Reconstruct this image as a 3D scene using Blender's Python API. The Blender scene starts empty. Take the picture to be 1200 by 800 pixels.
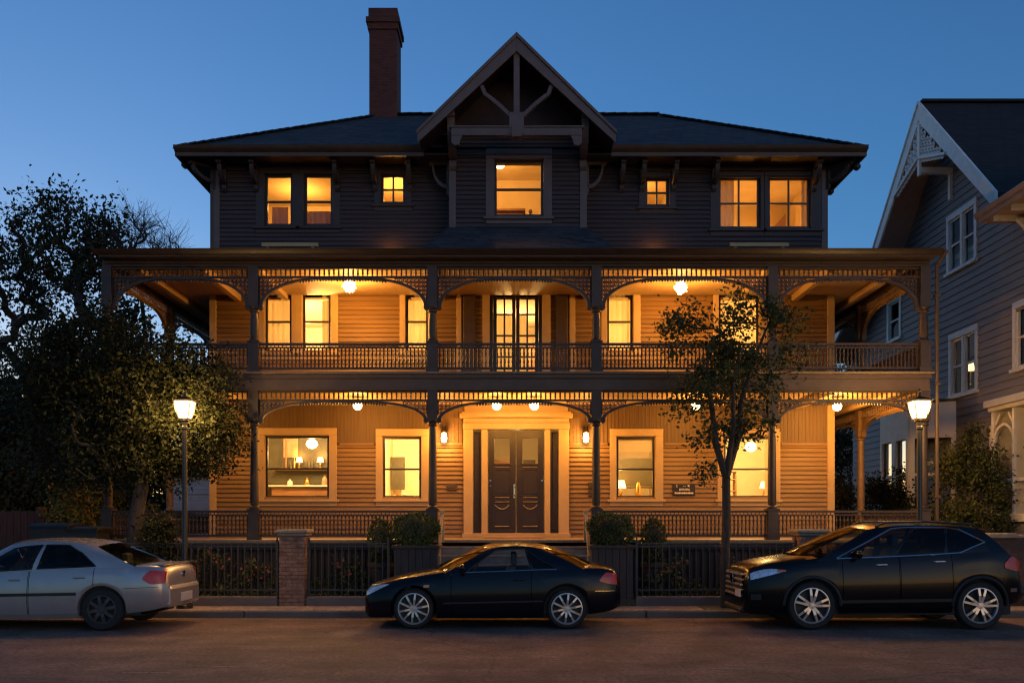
import bpy, bmesh, math, random
import numpy as np
from mathutils import Matrix, Vector
random.seed(7); RNG = np.random.default_rng(7)
scn = bpy.context.scene
col = scn.collection
PI = math.pi
F = 1050.0            # focal length in photo pixels (1200 wide); horizon at photo row 612, eye 1.7 m above the road
def wx(px, d): return (px-600.0)*d/F
def wz(py, d): return 1.7+(612.0-py)*d/F
# ------------------------------------------------------------------ materials
def mat(name, c, rough=.6, var=.15, scale=6.0, stretch=(1,1,1), bump=0.0, bscale=40.0, metal=0.0, coat=0.0, spec=.5, trans=0.0, hue2=None):
    m = bpy.data.materials.new(name); m.use_nodes = True
    nt = m.node_tree; b = nt.nodes['Principled BSDF']
    b.inputs['Roughness'].default_value = rough; b.inputs['Metallic'].default_value = metal
    b.inputs['Coat Weight'].default_value = coat; b.inputs['Specular IOR Level'].default_value = spec
    if coat: b.inputs['Coat Roughness'].default_value = .04
    tc = nt.nodes.new('ShaderNodeTexCoord'); mp = nt.nodes.new('ShaderNodeMapping')
    mp.inputs['Scale'].default_value = stretch
    nt.links.new(tc.outputs['Object'], mp.inputs['Vector'])
    n = nt.nodes.new('ShaderNodeTexNoise'); n.inputs['Scale'].default_value = scale; n.inputs['Detail'].default_value = 6
    nt.links.new(mp.outputs['Vector'], n.inputs['Vector'])
    r = nt.nodes.new('ShaderNodeValToRGB')
    c2 = hue2 or c
    r.color_ramp.elements[0].position = .3; r.color_ramp.elements[1].position = .7
    r.color_ramp.elements[0].color = (c[0]*(1-var), c[1]*(1-var), c[2]*(1-var), 1)
    r.color_ramp.elements[1].color = (min(1,c2[0]*(1+var)), min(1,c2[1]*(1+var)), min(1,c2[2]*(1+var)), 1)
    nt.links.new(n.outputs['Fac'], r.inputs['Fac']); nt.links.new(r.outputs['Color'], b.inputs['Base Color'])
    if bump:
        n2 = nt.nodes.new('ShaderNodeTexNoise'); n2.inputs['Scale'].default_value = bscale; n2.inputs['Detail'].default_value = 4
        nt.links.new(mp.outputs['Vector'], n2.inputs['Vector'])
        bp = nt.nodes.new('ShaderNodeBump'); bp.inputs['Strength'].default_value = bump; bp.inputs['Distance'].default_value = .02
        nt.links.new(n2.outputs['Fac'], bp.inputs['Height']); nt.links.new(bp.outputs['Normal'], b.inputs['Normal'])
    return m
def emit(name, c, s):
    m = bpy.data.materials.new(name); m.use_nodes = True; nt = m.node_tree
    b = nt.nodes['Principled BSDF']; b.inputs['Base Color'].default_value = (.8,.7,.5,1)
    b.inputs['Emission Color'].default_value = (*c,1); b.inputs['Emission Strength'].default_value = s
    m.cycles.emission_sampling = 'NONE'   # the lamp's own point light does the lighting
    return m
def glass(name, tint=(1,1,1), refl=.12, rough=.0):
    m = bpy.data.materials.new(name); m.use_nodes = True; nt = m.node_tree
    for n in list(nt.nodes): nt.nodes.remove(n)
    out = nt.nodes.new('ShaderNodeOutputMaterial'); mx = nt.nodes.new('ShaderNodeMixShader')
    t = nt.nodes.new('ShaderNodeBsdfTransparent'); t.inputs['Color'].default_value = (*tint,1)
    g = nt.nodes.new('ShaderNodeBsdfGlossy'); g.inputs['Roughness'].default_value = rough
    lw = nt.nodes.new('ShaderNodeLayerWeight'); lw.inputs['Blend'].default_value = refl
    n = nt.nodes.new('ShaderNodeTexNoise'); n.inputs['Scale'].default_value = 1.3
    tc = nt.nodes.new('ShaderNodeTexCoord'); nt.links.new(tc.outputs['Object'], n.inputs['Vector'])
    bp = nt.nodes.new('ShaderNodeBump'); bp.inputs['Strength'].default_value = .04; bp.inputs['Distance'].default_value = .05
    nt.links.new(n.outputs['Fac'], bp.inputs['Height']); nt.links.new(bp.outputs['Normal'], g.inputs['Normal'])
    nt.links.new(lw.outputs['Fresnel'], mx.inputs['Fac']); nt.links.new(t.outputs[0], mx.inputs[1]); nt.links.new(g.outputs[0], mx.inputs[2])
    nt.links.new(mx.outputs[0], out.inputs['Surface'])
    return m
def brickmat(name, c1, c2, mortar, bw=.21, bh=.075, mort=.012, bump=.6, rough=.85, msm=.1, zstretch=1.0):
    m = bpy.data.materials.new(name); m.use_nodes = True; nt = m.node_tree; b = nt.nodes['Principled BSDF']
    b.inputs['Roughness'].default_value = rough
    tc = nt.nodes.new('ShaderNodeTexCoord'); sp = nt.nodes.new('ShaderNodeSeparateXYZ'); cb = nt.nodes.new('ShaderNodeCombineXYZ')
    ad = nt.nodes.new('ShaderNodeMath'); ad.operation = 'ADD'
    ms = nt.nodes.new('ShaderNodeMath'); ms.operation = 'MULTIPLY'; ms.inputs[1].default_value = zstretch
    nt.links.new(tc.outputs['Object'], sp.inputs[0]); nt.links.new(sp.outputs['X'], ad.inputs[0]); nt.links.new(sp.outputs['Y'], ad.inputs[1])
    nt.links.new(ad.outputs[0], cb.inputs['X']); nt.links.new(sp.outputs['Z'], ms.inputs[0]); nt.links.new(ms.outputs[0], cb.inputs['Y'])
    br = nt.nodes.new('ShaderNodeTexBrick'); br.inputs['Scale'].default_value = 1.0
    br.inputs['Brick Width'].default_value = bw; br.inputs['Row Height'].default_value = bh; br.inputs['Mortar Size'].default_value = mort
    br.inputs['Mortar Smooth'].default_value = msm
    br.inputs['Color1'].default_value = (*c1,1); br.inputs['Color2'].default_value = (*c2,1); br.inputs['Mortar'].default_value = (*mortar,1)
    nt.links.new(cb.outputs[0], br.inputs['Vector'])
    n = nt.nodes.new('ShaderNodeTexNoise'); n.inputs['Scale'].default_value = 9; n.inputs['Detail'].default_value = 5
    nt.links.new(tc.outputs['Object'], n.inputs['Vector'])
    mx = nt.nodes.new('ShaderNodeMix'); mx.data_type = 'RGBA'; mx.blend_type = 'MULTIPLY'; mx.inputs['Factor'].default_value = .5
    nt.links.new(br.outputs['Color'], mx.inputs[6]); nt.links.new(n.outputs['Color'], mx.inputs[7]); nt.links.new(mx.outputs[2], b.inputs['Base Color'])
    bp = nt.nodes.new('ShaderNodeBump'); bp.invert = True; bp.inputs['Strength'].default_value = bump; bp.inputs['Distance'].default_value = .012
    nt.links.new(br.outputs['Fac'], bp.inputs['Height']); nt.links.new(bp.outputs['Normal'], b.inputs['Normal'])
    return m
M = {}
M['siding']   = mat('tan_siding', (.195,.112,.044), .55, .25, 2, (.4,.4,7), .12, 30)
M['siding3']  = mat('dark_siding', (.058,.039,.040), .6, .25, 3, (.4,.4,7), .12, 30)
M['bead']     = mat('beadboard', (.125,.076,.034), .6, .18, 3, (12,12,.5), .15, 20)
M['trimtan']  = mat('tan_trim', (.43,.30,.145), .5, .08, 4, (1,1,1), .05, 60)
M['trim']     = mat('brown_trim', (.048,.029,.021), .5, .2, 5, (1,1,1), .08, 50)
M['trimdk']   = mat('dark_trim', (.048,.033,.032), .55, .12, 5, (1,1,1), .06, 50)
M['fascia']   = mat('fascia_paint', (.085,.052,.034), .5, .18, 4, (1,1,1), .06, 50)
M['trimlit'] = mat('brown_trim_lamplit', (.24,.15,.08), .5, .15, 5, (1,1,1), .08, 50)  # same paint as the trim, lightened to put the porch lamplight into its colour
M['gutter']   = mat('gutter_paint', (.030,.017,.012), .45, .2, 4, (1,1,1), .06, 50)
M['gable']    = mat('gable_trim', (.125,.088,.085), .55, .12, 5, (1,1,1), .06, 50)
M['tymp']     = mat('gable_panel', (.045,.022,.02), .7, .2, 5)
M['sash']     = mat('sash_black', (.018,.013,.011), .4, .2, 8)
M['door']     = mat('door_paint', (.016,.009,.005), .45, .2, 6, (1,1,.3), .05, 40)
M['ceil']     = mat('porch_ceiling', (.44,.30,.15), .55, .12, 4, (10,.4,1), .1, 20)
M['deck']     = mat('deck_boards', (.22,.16,.10), .6, .2, 5, (8,.5,1), .2, 30)
M['roof']     = brickmat('shingles', (.022,.027,.036), (.070,.080,.098), (.008,.008,.010), .30, .075, .008, .9, .9)
M['roof2']    = brickmat('shingles_brown', (.022,.018,.020), (.035,.03,.031), (.01,.01,.01), .30, .10, .008, .9, .9)
M['brick']    = brickmat('chimney_brick', (.20,.045,.028), (.12,.028,.018), (.10,.06,.048))
M['brick2']   = brickmat('wall_brick', (.22,.11,.075), (.15,.07,.05), (.12,.09,.075))
M['brick3']   = mat('pillar_brick', (.25,.115,.07), .85, .3, 7, (1,1,1), .5, 60, hue2=(.30,.16,.10))
M['mortar']   = mat('mortar', (.20,.15,.12), .9, .15, 10, (1,1,1), .4, 80)
M['stone']    = mat('cap_stone', (.30,.24,.18), .85, .2, 8, (1,1,1), .5, 60)
M['conc']     = mat('concrete', (.15,.118,.098), .85, .2, 2.2, (1,1,1), .3, 90)
M['iron']     = mat('wrought_iron', (.05,.042,.040), .55, .3, 20, (1,1,1), .2, 80)
M['pole']     = mat('lamp_pole', (.012,.011,.011), .35, .2, 20)
M['planter']  = mat('planter_wood', (.045,.031,.026), .7, .25, 4, (8,8,1), .25, 30)
M['bark']     = mat('bark', (.075,.05,.034), .9, .35, 8, (3,3,.7), .8, 25)
M['barkdk']   = mat('bark_dark', (.045,.035,.03), .9, .3, 8, (3,3,.7), .8, 25)
M['glass']    = glass('window_glass', (.96,.96,.94), .12)
M['cglass']   = glass('car_glass', (.66,.72,.76), .22)
M['cglassdk'] = glass('car_glass_dark', (.16,.18,.22), .20)
M['lensclear']= mat('headlight_lens', (.60,.62,.70), .12, .4, 30, metal=.35, coat=1)
M['orange']   = mat('orange_lens', (.75,.16,.02), .15, .1, 20, coat=1)
M['red']      = mat('red_lens', (.62,.020,.012), .3, .2, 30, coat=.3)
M['chrome']   = mat('chrome', (.62,.62,.64), .12, .05, 10, metal=1)
M['alloy']    = mat('alloy', (.62,.56,.52), .32, .08, 10, metal=.7)
M['tyre']     = mat('tyre_rubber', (.016,.015,.015), .8, .2, 30, (1,1,1), .2, 80)
M['steelwheel']= mat('steel_wheel', (.05,.048,.047), .5, .2, 20)
M['plastic']  = mat('black_plastic', (.014,.014,.015), .55, .2, 20)
M['inner']    = mat('car_interior', (.022,.020,.022), .8, .2, 10)
M['seat']     = mat('car_seat', (.075,.06,.055), .7, .2, 10)
M['plate']    = mat('plate', (.55,.52,.48), .4, .1, 30)
M['pblack']   = mat('paint_black', (.004,.004,.006), .2, .1, 4, coat=.12, spec=.22)
M['pblue']    = mat('paint_black_blue', (.004,.005,.009), .2, .1, 4, coat=.12, spec=.22)
M['psilver']  = mat('paint_silver', (.39,.355,.345), .26, .06, 4, coat=.6, metal=.45)
M['bin']      = mat('bin_plastic', (.012,.013,.012), .5, .2, 10)
M['redfence'] = mat('red_fence', (.085,.024,.014), .75, .25, 4, (6,6,.6), .3, 20)
M['white']    = mat('white_paint', (.80,.76,.71), .5, .07, 5, (1,1,1), .05, 50)
M['greyside'] = mat('grey_siding', (.235,.212,.208), .6, .15, 2.5, (.4,.4,7), .15, 30)
M['soffit']   = mat('soffit_brown', (.36,.25,.22), .6, .12, 4)
M['cream']    = mat('cream_plaster', (.72,.62,.44), .8, .08, 2, (1,1,1), .1, 30)
M['wood']     = mat('interior_wood', (.20,.095,.04), .45, .25, 5, (.6,.6,6), .1, 20)
M['darkwood'] = mat('dark_wood', (.07,.042,.024), .5, .25, 5, (.6,.6,6), .1, 20)
M['floorin']  = mat('interior_floor', (.22,.12,.06), .4, .2, 4, (1,8,1))
M['curtain']  = None
M['curtain2'] = None
M['cloth']    = mat('cloth', (.35,.2,.12), .9, .2, 6)
M['ceramic']  = mat('ceramic', (.7,.66,.58), .3, .1, 10)
M['greenpaint']= mat('olive_paint', (.045,.040,.022), .6, .2, 5)
M['brass']    = mat('brass', (.62,.42,.16), .25, .1, 10, metal=1)
M['asphalt']  = None
def clothmat(name,c):
    m=mat(name,c,.9,.06,3,(1,1,.3)); nt=m.node_tree; b=nt.nodes['Principled BSDF']; t=nt.nodes.new('ShaderNodeBsdfTranslucent'); t.inputs['Color'].default_value=(*c,1)
    mx=nt.nodes.new('ShaderNodeMixShader'); mx.inputs['Fac'].default_value=.6; nt.links.new(b.outputs[0],mx.inputs[1]); nt.links.new(t.outputs[0],mx.inputs[2]); nt.links.new(mx.outputs[0],nt.nodes['Material Output'].inputs['Surface']); return m
def leafmat(name, c, c2):
    m = mat(name, c, .7, .3, 2.2, hue2=c2, spec=.2)
    return m
M['leaf']     = leafmat('leaf_green', (.040,.055,.016), (.070,.082,.026))
M['leafmag']  = leafmat('leaf_dark', (.012,.016,.006), (.022,.026,.008))
M['leafbg']   = leafmat('leaf_background', (.020,.026,.012), (.034,.040,.018))
M['leaftop']  = leafmat('leaf_topiary', (.050,.075,.022), (.085,.11,.035))
M['leafyel']  = leafmat('leaf_yellow', (.115,.095,.022), (.17,.14,.035))
M['flower']   = mat('flower_petal', (.5,.12,.07), .6, .3, 6)
M['curtain']=clothmat('curtain_cloth',(.80,.72,.56)); M['curtain2']=clothmat('curtain_mauve',(.50,.38,.34))
ROOMC=(1,.60,.21)
WARM = (1.0,.42,.072)
M['bulb']   = emit('bulb_glow', (1,.74,.36), 9)
M['lantern']= emit('lantern_glow', (1,.62,.24), 9)
M['shade']  = emit('shade_glow', (1,.68,.30), 2.4)
# ------------------------------------------------------------------ mesh builder
class MB:
    def __init__(s): s.v=[]; s.f=[]; s.m=[]; s.M=None
    def V(s, p):
        p = Vector(p)
        if s.M is not None: p = s.M @ p
        s.v.append(p); return len(s.v)-1
    def face(s, idx, m=0): s.f.append(tuple(idx)); s.m.append(m)
    def quad(s, a,b,c,d, m=0): s.face([s.V(a),s.V(b),s.V(c),s.V(d)], m)
    def poly(s, pts, m=0): s.face([s.V(p) for p in pts], m)
    def box(s, x0,x1,y0,y1,z0,z1, m=0):
        i=[s.V(p) for p in ((x0,y0,z0),(x1,y0,z0),(x1,y1,z0),(x0,y1,z0),(x0,y0,z1),(x1,y0,z1),(x1,y1,z1),(x0,y1,z1))]
        for q in ((0,3,2,1),(4,5,6,7),(0,1,5,4),(1,2,6,5),(2,3,7,6),(3,0,4,7)): s.face([i[k] for k in q], m)
    def prism(s, poly, fn, a, b, m=0):
        """poly: list of 2D points; fn(u,v,t)->3D; extruded t from a to b"""
        n=len(poly); A=[s.V(fn(u,v,a)) for u,v in poly]; B=[s.V(fn(u,v,b)) for u,v in poly]
        s.face(A[::-1],m); s.face(B,m)
        for k in range(n): s.face([A[k],A[(k+1)%n],B[(k+1)%n],B[k]],m)
    def bar(s, p, q, w, h, up=(0,0,1), m=0):
        p=Vector(p); q=Vector(q); d=(q-p).normalized(); up=Vector(up)
        sd=d.cross(up)
        if sd.length<1e-4: sd=d.cross(Vector((1,0,0)))
        sd.normalize(); u=sd.cross(d).normalized()
        i=[]
        for c in (p,q):
            for a,b in ((-1,-1),(1,-1),(1,1),(-1,1)): i.append(s.V(c+sd*a*w/2+u*b*h/2))
        for k in ((0,1,2,3),(7,6,5,4),(0,4,5,1),(1,5,6,2),(2,6,7,3),(3,7,4,0)): s.face([i[j] for j in k],m)
    def tube(s, pts, rad, n=8, m=0, cap=True):
        pts=[Vector(p) for p in pts]; rings=[]
        if not isinstance(rad,(list,tuple)): rad=[rad]*len(pts)
        ref=None
        for k,p in enumerate(pts):
            d=(pts[min(k+1,len(pts)-1)]-pts[max(k-1,0)])
            if d.length<1e-6: d=Vector((0,0,1))
            d.normalize()
            if ref is None:
                ref=d.cross(Vector((0,0,1)))
                if ref.length<1e-3: ref=d.cross(Vector((1,0,0)))
            a=(ref-d*ref.dot(d))
            if a.length<1e-4: a=d.orthogonal()
            a.normalize(); ref=a; b=d.cross(a)
            rings.append([s.V(p+(a*math.cos(2*PI*j/n)+b*math.sin(2*PI*j/n))*rad[k]) for j in range(n)])
        for k in range(len(rings)-1):
            for j in range(n): s.face([rings[k][j],rings[k][(j+1)%n],rings[k+1][(j+1)%n],rings[k+1][j]],m)
        if cap: s.face(rings[0][::-1],m); s.face(rings[-1],m)
    def lathe(s, prof, c, n=12, m=0, axis='z'):
        """prof: list of (r, h)"""
        c=Vector(c); rings=[]
        for r,h in prof:
            ring=[]
            for j in range(n):
                a=2*PI*j/n; x,y=r*math.cos(a),r*math.sin(a)
                p={'z':(x,y,h),'y':(x,h,y),'x':(h,x,y)}[axis]
                ring.append(s.V(c+Vector(p)))
            rings.append(ring)
        for k in range(len(rings)-1):
            for j in range(n): s.face([rings[k][j],rings[k][(j+1)%n],rings[k+1][(j+1)%n],rings[k+1][j]],m)
        s.face(rings[0][::-1],m); s.face(rings[-1],m)
    def grid(s, fn, nu, nv, m=0):
        """fn(i,j) -> point"""
        idx=[[s.V(fn(i,j)) for j in range(nv)] for i in range(nu)]
        for i in range(nu-1):
            for j in range(nv-1): s.face([idx[i][j],idx[i+1][j],idx[i+1][j+1],idx[i][j+1]],m)
    def build(s, name, mats, parent=None, smooth=None, bevel=0, merge=0, recalc=True):
        if not isinstance(mats,(list,tuple)): mats=[mats]
        me=bpy.data.meshes.new(name); me.from_pydata([tuple(p) for p in s.v],[],s.f)
        for mm in mats: me.materials.append(mm)
        if len(mats)>1: me.polygons.foreach_set('material_index', s.m)
        bm=bmesh.new(); bm.from_mesh(me)
        if merge: bmesh.ops.remove_doubles(bm, verts=bm.verts, dist=merge)
        if recalc: bmesh.ops.recalc_face_normals(bm, faces=bm.faces)
        if smooth:
            for f in bm.faces: f.smooth=True
            for e in bm.edges:
                if len(e.link_faces)==2: e.smooth = e.calc_face_angle(0) < smooth
                else: e.smooth=False
        bm.to_mesh(me); bm.free()
        o=bpy.data.objects.new(name, me); col.objects.link(o)
        if bevel:
            md=o.modifiers.new('bevel','BEVEL'); md.width=bevel; md.segments=2; md.limit_method='ANGLE'; md.angle_limit=.6
        if parent is not None: attach(o,parent)
        return o
ROOTM={}
def attach(o, parent):
    o.parent=parent
    if parent.name in ROOTM: o.matrix_parent_inverse=ROOTM[parent.name].inverted()
def tag(o, label=None, cat=None, group=None, kind=None):
    if label: o['label']=label
    if cat: o['category']=cat
    if group: o['group']=group
    if kind: o['kind']=kind
    return o
def thing(name, label, cat, loc=(0,0,0), group=None):
    o=bpy.data.objects.new(name,None); col.objects.link(o); o.location=loc; o.empty_display_size=.2
    ROOTM[o.name]=Matrix.Translation(loc); tag(o,label,cat,group); return o
LK={'bulb':2.25,'room_light':13.0,'attic_light':2.6}
def light(name, loc, W, parent, color=WARM, r=.06, kind='POINT'):
    l=bpy.data.lights.new(name,kind); l.energy=W*LK.get(name,1); l.color=color; l.shadow_soft_size=r
    o=bpy.data.objects.new(name,l); col.objects.link(o); o.location=loc
    if parent is not None: attach(o,parent)
    return o
def clapboard(mb, x0, x1, z0, z1, y, holes=(), pitch=.105, m=0, lim=None, thick=.038):
    z=z0
    while z<z1-.01:
        t=min(z+pitch,z1); zc=(z+t)/2
        a,b=(x0,x1) if lim is None else lim(zc)
        seg=[(a,b)]
        for hx0,hx1,hz0,hz1 in holes:
            if hz0<zc<hz1:
                ns=[]
                for p,q in seg:
                    if hx1<=p or hx0>=q: ns.append((p,q)); continue
                    if hx0>p: ns.append((p,hx0))
                    if hx1<q: ns.append((hx1,q))
                seg=ns
        for p,q in seg:
            # butt joints every few metres with tiny gaps
            cuts=[p]; c=p+random.uniform(1.5,4.2)
            while c<q-.5: cuts.append(c); c+=random.uniform(2.2,4.5)
            cuts.append(q)
            for i in range(len(cuts)-1):
                u,w=cuts[i]+(.001 if i else 0),cuts[i+1]
                o=thick+random.uniform(-.002,.002)
                mb.quad((u,y-o,z),(w,y-o,z),(w,y-.005,t+.004),(u,y-.005,t+.004),m)
                mb.quad((u,y-o,z),(u,y,z),(w,y,z),(w,y-o,z),m)
        z+=pitch
def sheet_with_holes(mb, x0,x1,z0,z1,y,holes,m=0, flip=False):
    xs=sorted(set([x0,x1]+[h for H in holes for h in H[:2] if x0<h<x1])); zs=sorted(set([z0,z1]+[h for H in holes for h in H[2:] if z0<h<z1]))
    for i in range(len(xs)-1):
        for j in range(len(zs)-1):
            cx,cz=(xs[i]+xs[i+1])/2,(zs[j]+zs[j+1])/2
            if any(h[0]<cx<h[1] and h[2]<cz<h[3] for h in holes): continue
            mb.quad((xs[i],y,zs[j]),(xs[i+1],y,zs[j]),(xs[i+1],y,zs[j+1]),(xs[i],y,zs[j+1]),m)
def frame_bars(mb, x0,x1,z0,z1,y0,y1,w,m=0,wb=None,wt=None):
    wb=wb or w; wt=wt or w
    mb.box(x0,x0+w,y0,y1,z0,z1,m); mb.box(x1-w,x1,y0,y1,z0,z1,m)
    mb.box(x0+w,x1-w,y0,y1,z0,z0+wb,m); mb.box(x0+w,x1-w,y0,y1,z1-wt,z1,m)
def window(parent, x0,x1,z0,z1,y, trim, sash, style='dh', tl=.14,tr=.14,tt=.15, sill=True, cap=False, cols=1, rows=2, mid=.5, label=None, sillout=.09):
    """one window of a house: trim frame (the part) with sash, pane and sill below it"""
    t=MB()
    if tl>0: t.box(x0-tl,x0,y-.045,y+.02,z0-.02,z1+.001,0)
    if tr>0: t.box(x1,x1+tr,y-.045,y+.02,z0-.02,z1+.001,0)
    if tt>0: t.box(x0-tl-.0,x1+tr+.0,y-.047,y+.02,z1+.001,z1+tt,0)
    if cap: t.box(x0-tl-.04,x1+tr+.04,y-.09,y+.02,z1+tt,z1+tt+.05,0)
    for a,b in ((x0-.001,x0+.012),(x1-.012,x1+.001)): t.box(a,b,y+.0,y+.16,z0,z1,0)
    t.box(x0+.012,x1-.012,y,y+.16,z1-.012,z1+.0005,0); t.box(x0+.012,x1-.012,y,y+.16,z0-.0005,z0+.012,0)
    w=t.build('window',trim,parent,bevel=.006)
    if label: w['label']=label
    s=MB(); b=.05
    frame_bars(s,x0+.012,x1-.012,z0+.012,z1-.012,y+.05,y+.10,b,0,wb=.06)
    if style=='dh':
        zm=z0+(z1-z0)*mid; s.box(x0+.012+b,x1-.012-b,y+.04,y+.105,zm-.022,zm+.022,0)
    else:
        for i in range(1,cols):
            xm=x0+(x1-x0)*i/cols; s.box(xm-.02,xm+.02,y+.052,y+.095,z0+.07,z1-.06,0)
        for i in range(1,rows):
            zm=z0+(z1-z0)*i/rows; s.box(x0+.06,x1-.06,y+.054,y+.093,zm-.02,zm+.02,0)
    s.build('sash',sash,w,bevel=.004)
    g=MB(); g.quad((x0+.03,y+.075,z0+.03),(x1-.03,y+.075,z0+.03),(x1-.03,y+.075,z1-.03),(x0+.03,y+.075,z1-.03)); g.build('pane',M['glass'],w)
    if sill:
        k=MB(); k.box(x0-tl-.05,x1+tr+.05,y-sillout,y+.02,z0-.075,z0-.021); k.box(x0-tl,x1+tr,y-.04,y+.02,z0-.17,z0-.076); k.build('sill',trim,w,bevel=.008)
    return w
def leaf_cloud(mb, pts, size, up=.3, m=0, jit=.35):
    n=len(pts)
    if n==0: return
    a=RNG.normal(size=(n,3)); a[:,2]-=up; a/=np.linalg.norm(a,axis=1)[:,None]
    b=RNG.normal(size=(n,3)); b-=a*(a*b).sum(1)[:,None]; b/=np.linalg.norm(b,axis=1)[:,None]
    c=np.cross(a,b); L=size*(1+RNG.uniform(-jit,jit,n))[:,None]; W=L*.27
    p=np.asarray(pts); k=len(mb.v)
    v=np.stack([p, p+a*L*.45+b*W+c*L*.06, p+a*L, p+a*L*.45-b*W+c*L*.06],1).reshape(-1,3)
    mb.v.extend(Vector(q) for q in v)
    mb.f.extend((k+4*i,k+4*i+1,k+4*i+2,k+4*i+3) for i in range(n)); mb.m.extend([m]*n)
# ------------------------------------------------------------------ the house
YW=21.0; YP=18.4; YG=20.4            # wall plane, porch post plane, gable bay plane
house=thing('victorian_house','large dark clapboard house with two lit wraparound porches and central gable','house',(0.13,YW,.3))
XL,XR=-7.05,7.52                     # lower storeys
UL,UR=-6.96,7.36                     # top storey
FZ=1.35; DZ=4.78; CZ1=4.46; CZ2=7.02
def R(px0,px1,py0,py1,d=YW): return (wx(px0,d),wx(px1,d),wz(py1,d),wz(py0,d))
win1=[R(310,386,510,584),R(448,494,511,584),R(722,768,511,584),R(848,905,511,584)]
door1=(wx(572,YW),wx(637.5,YW),FZ+.06,wz(505,YW)); side1=[R(555,564,505,620),R(645,654,505,620)]
win2=[R(310,342,340,413),R(354,388,340,413),R(475,502,340,413),R(711,742,340,413),R(842,890,342,413)]
door2=(wx(574,YW),wx(635,YW),DZ+.05,wz(335,YW))
win3=[R(310,343,204,265),R(356,390,204,265),R(446,475,204,239),R(756,784,208,242),R(842,891,207,268),R(900,950,207,268)]
winG=R(579,637,187,254,YG)
# ground-floor and first-floor walls
ent=(wx(543,YW),wx(667,YW),FZ,wz(484,YW))
h1=win1+[ent]; h2=win2+[door2]
for a,b_ in ((XL,ent[0]),(ent[1],XR)):
    w=MB(); clapboard(w,a,b_,FZ,3.52,YW,h1); w.build('wall',M['siding'],house)
w=MB(); sheet_with_holes(w,XL,XR,3.56,CZ1,YW-.012,h1)
for k in range(int((XR-XL)/.085)):
    x=XL+k*.085
    ok=[(3.56,CZ1)]
    for h in h1:
        if h[0]-.01<x<h[1]+.01: ok=[(max(h[3],3.56),CZ1)]
    for a,b in ok: w.box(x-.012,x+.012,YW-.024,YW-.013,a,b)
w.build('upper_wall',M['bead'],house)
cut=[XL]+[v for q in ((303,397),(440,503),(543,667),(713,777),(839,914)) for v in (wx(q[0],YW)-.02,wx(q[1],YW)+.02)]+[XR]
for k in range(0,len(cut),2):
    w=MB(); w.box(cut[k],cut[k+1],YW-.045,YW,3.505,3.56); w.build('wall_band',M['siding'],house)
for a,b_ in ((XL,door2[0]),(door2[1],XR)):
    w=MB(); clapboard(w,a,b_,DZ,CZ2,YW,h2); w.build('wall',M['siding'],house)
# top storey
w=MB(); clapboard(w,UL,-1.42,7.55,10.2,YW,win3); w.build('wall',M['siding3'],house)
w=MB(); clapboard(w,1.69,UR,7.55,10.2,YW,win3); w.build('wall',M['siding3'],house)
gx0,gx1=-1.405,1.672
w=MB(); clapboard(w,gx0,gx1,8.1,10.62,YG,[winG])
w.M=Matrix.Translation((gx0,0,0))@Matrix.Rotation(PI/2,4,'Z')@Matrix.Translation((0,0,0)); 
w.M=None
for s,x in ((-1,gx0),(1,gx1)):
    w.box(min(x,x-s*.05),max(x,x-s*.05),YG,YW+.1,8.1,10.62)
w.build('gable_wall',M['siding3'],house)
# backing walls with openings, side and back walls
b=MB()
sheet_with_holes(b,XL,XR,.3,CZ2+.3,YW+.14,h1+h2); sheet_with_holes(b,UL,UR,CZ2+.3,10.2,YW+.14,win3+[(gx0+.1,gx1-.1,7.8,10.2)])
sheet_with_holes(b,gx0+.05,gx1-.05,8.1,10.62,YG+.14,[winG])
b.build('wall_lining',M['cream'],house)
YB=27.8
s=MB()
for x,sg,z0,z1 in ((XL,-1,.3,CZ2+.2),(XR,1,.3,CZ2+.2),(UL,-1,CZ2+.2,10.2),(UR,1,CZ2+.2,10.2)):
    s.M=Matrix.Translation((x,YW,0))@Matrix.Rotation(PI/2 if sg>0 else -PI/2,4,'Z')
    if sg>0: clapboard(s,0,YB-YW,z0,z1,0,[])
    else: clapboard(s,-(YB-YW),0,z0,z1,0,[])
s.M=None
s.quad((XL,YB,.3),(XR,YB,.3),(XR,YB,10.2),(XL,YB,10.2))
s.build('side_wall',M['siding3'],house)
# corner boards
for x0,x1 in ((XL-.03,XL+.13),(XR-.14,XR+.03)):
    for za,zb in ((FZ,CZ1),(DZ,CZ2)):
        c=MB(); c.box(x0,x1,YW-.05,YW+.12,za,zb); c.build('corner_board',M['trimtan'],house,bevel=.01)
for x0,x1,y in ((UL-.03,UL+.12,YW),(UR-.12,UR+.03,YW),(gx0-.03,gx0+.13,YG),(gx1-.13,gx1+.03,YG)):
    c=MB(); c.box(x0,x1,y-.05,y+.1,7.6 if y==YW else 8.0,10.2); c.build('corner_board',M['gable'],house,bevel=.01)
f=MB(); f.box(XL,XR,YW-.03,YB,.2,FZ-.1); f.build('foundation',M['brick2'],house)
# windows ground floor
for q in win1:
    window(house,*q,YW,M['trimtan'],M['sash'],'dh',.15 if q[0]>-5 else .14,.18,.17,True,False,mid=.475)
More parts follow.
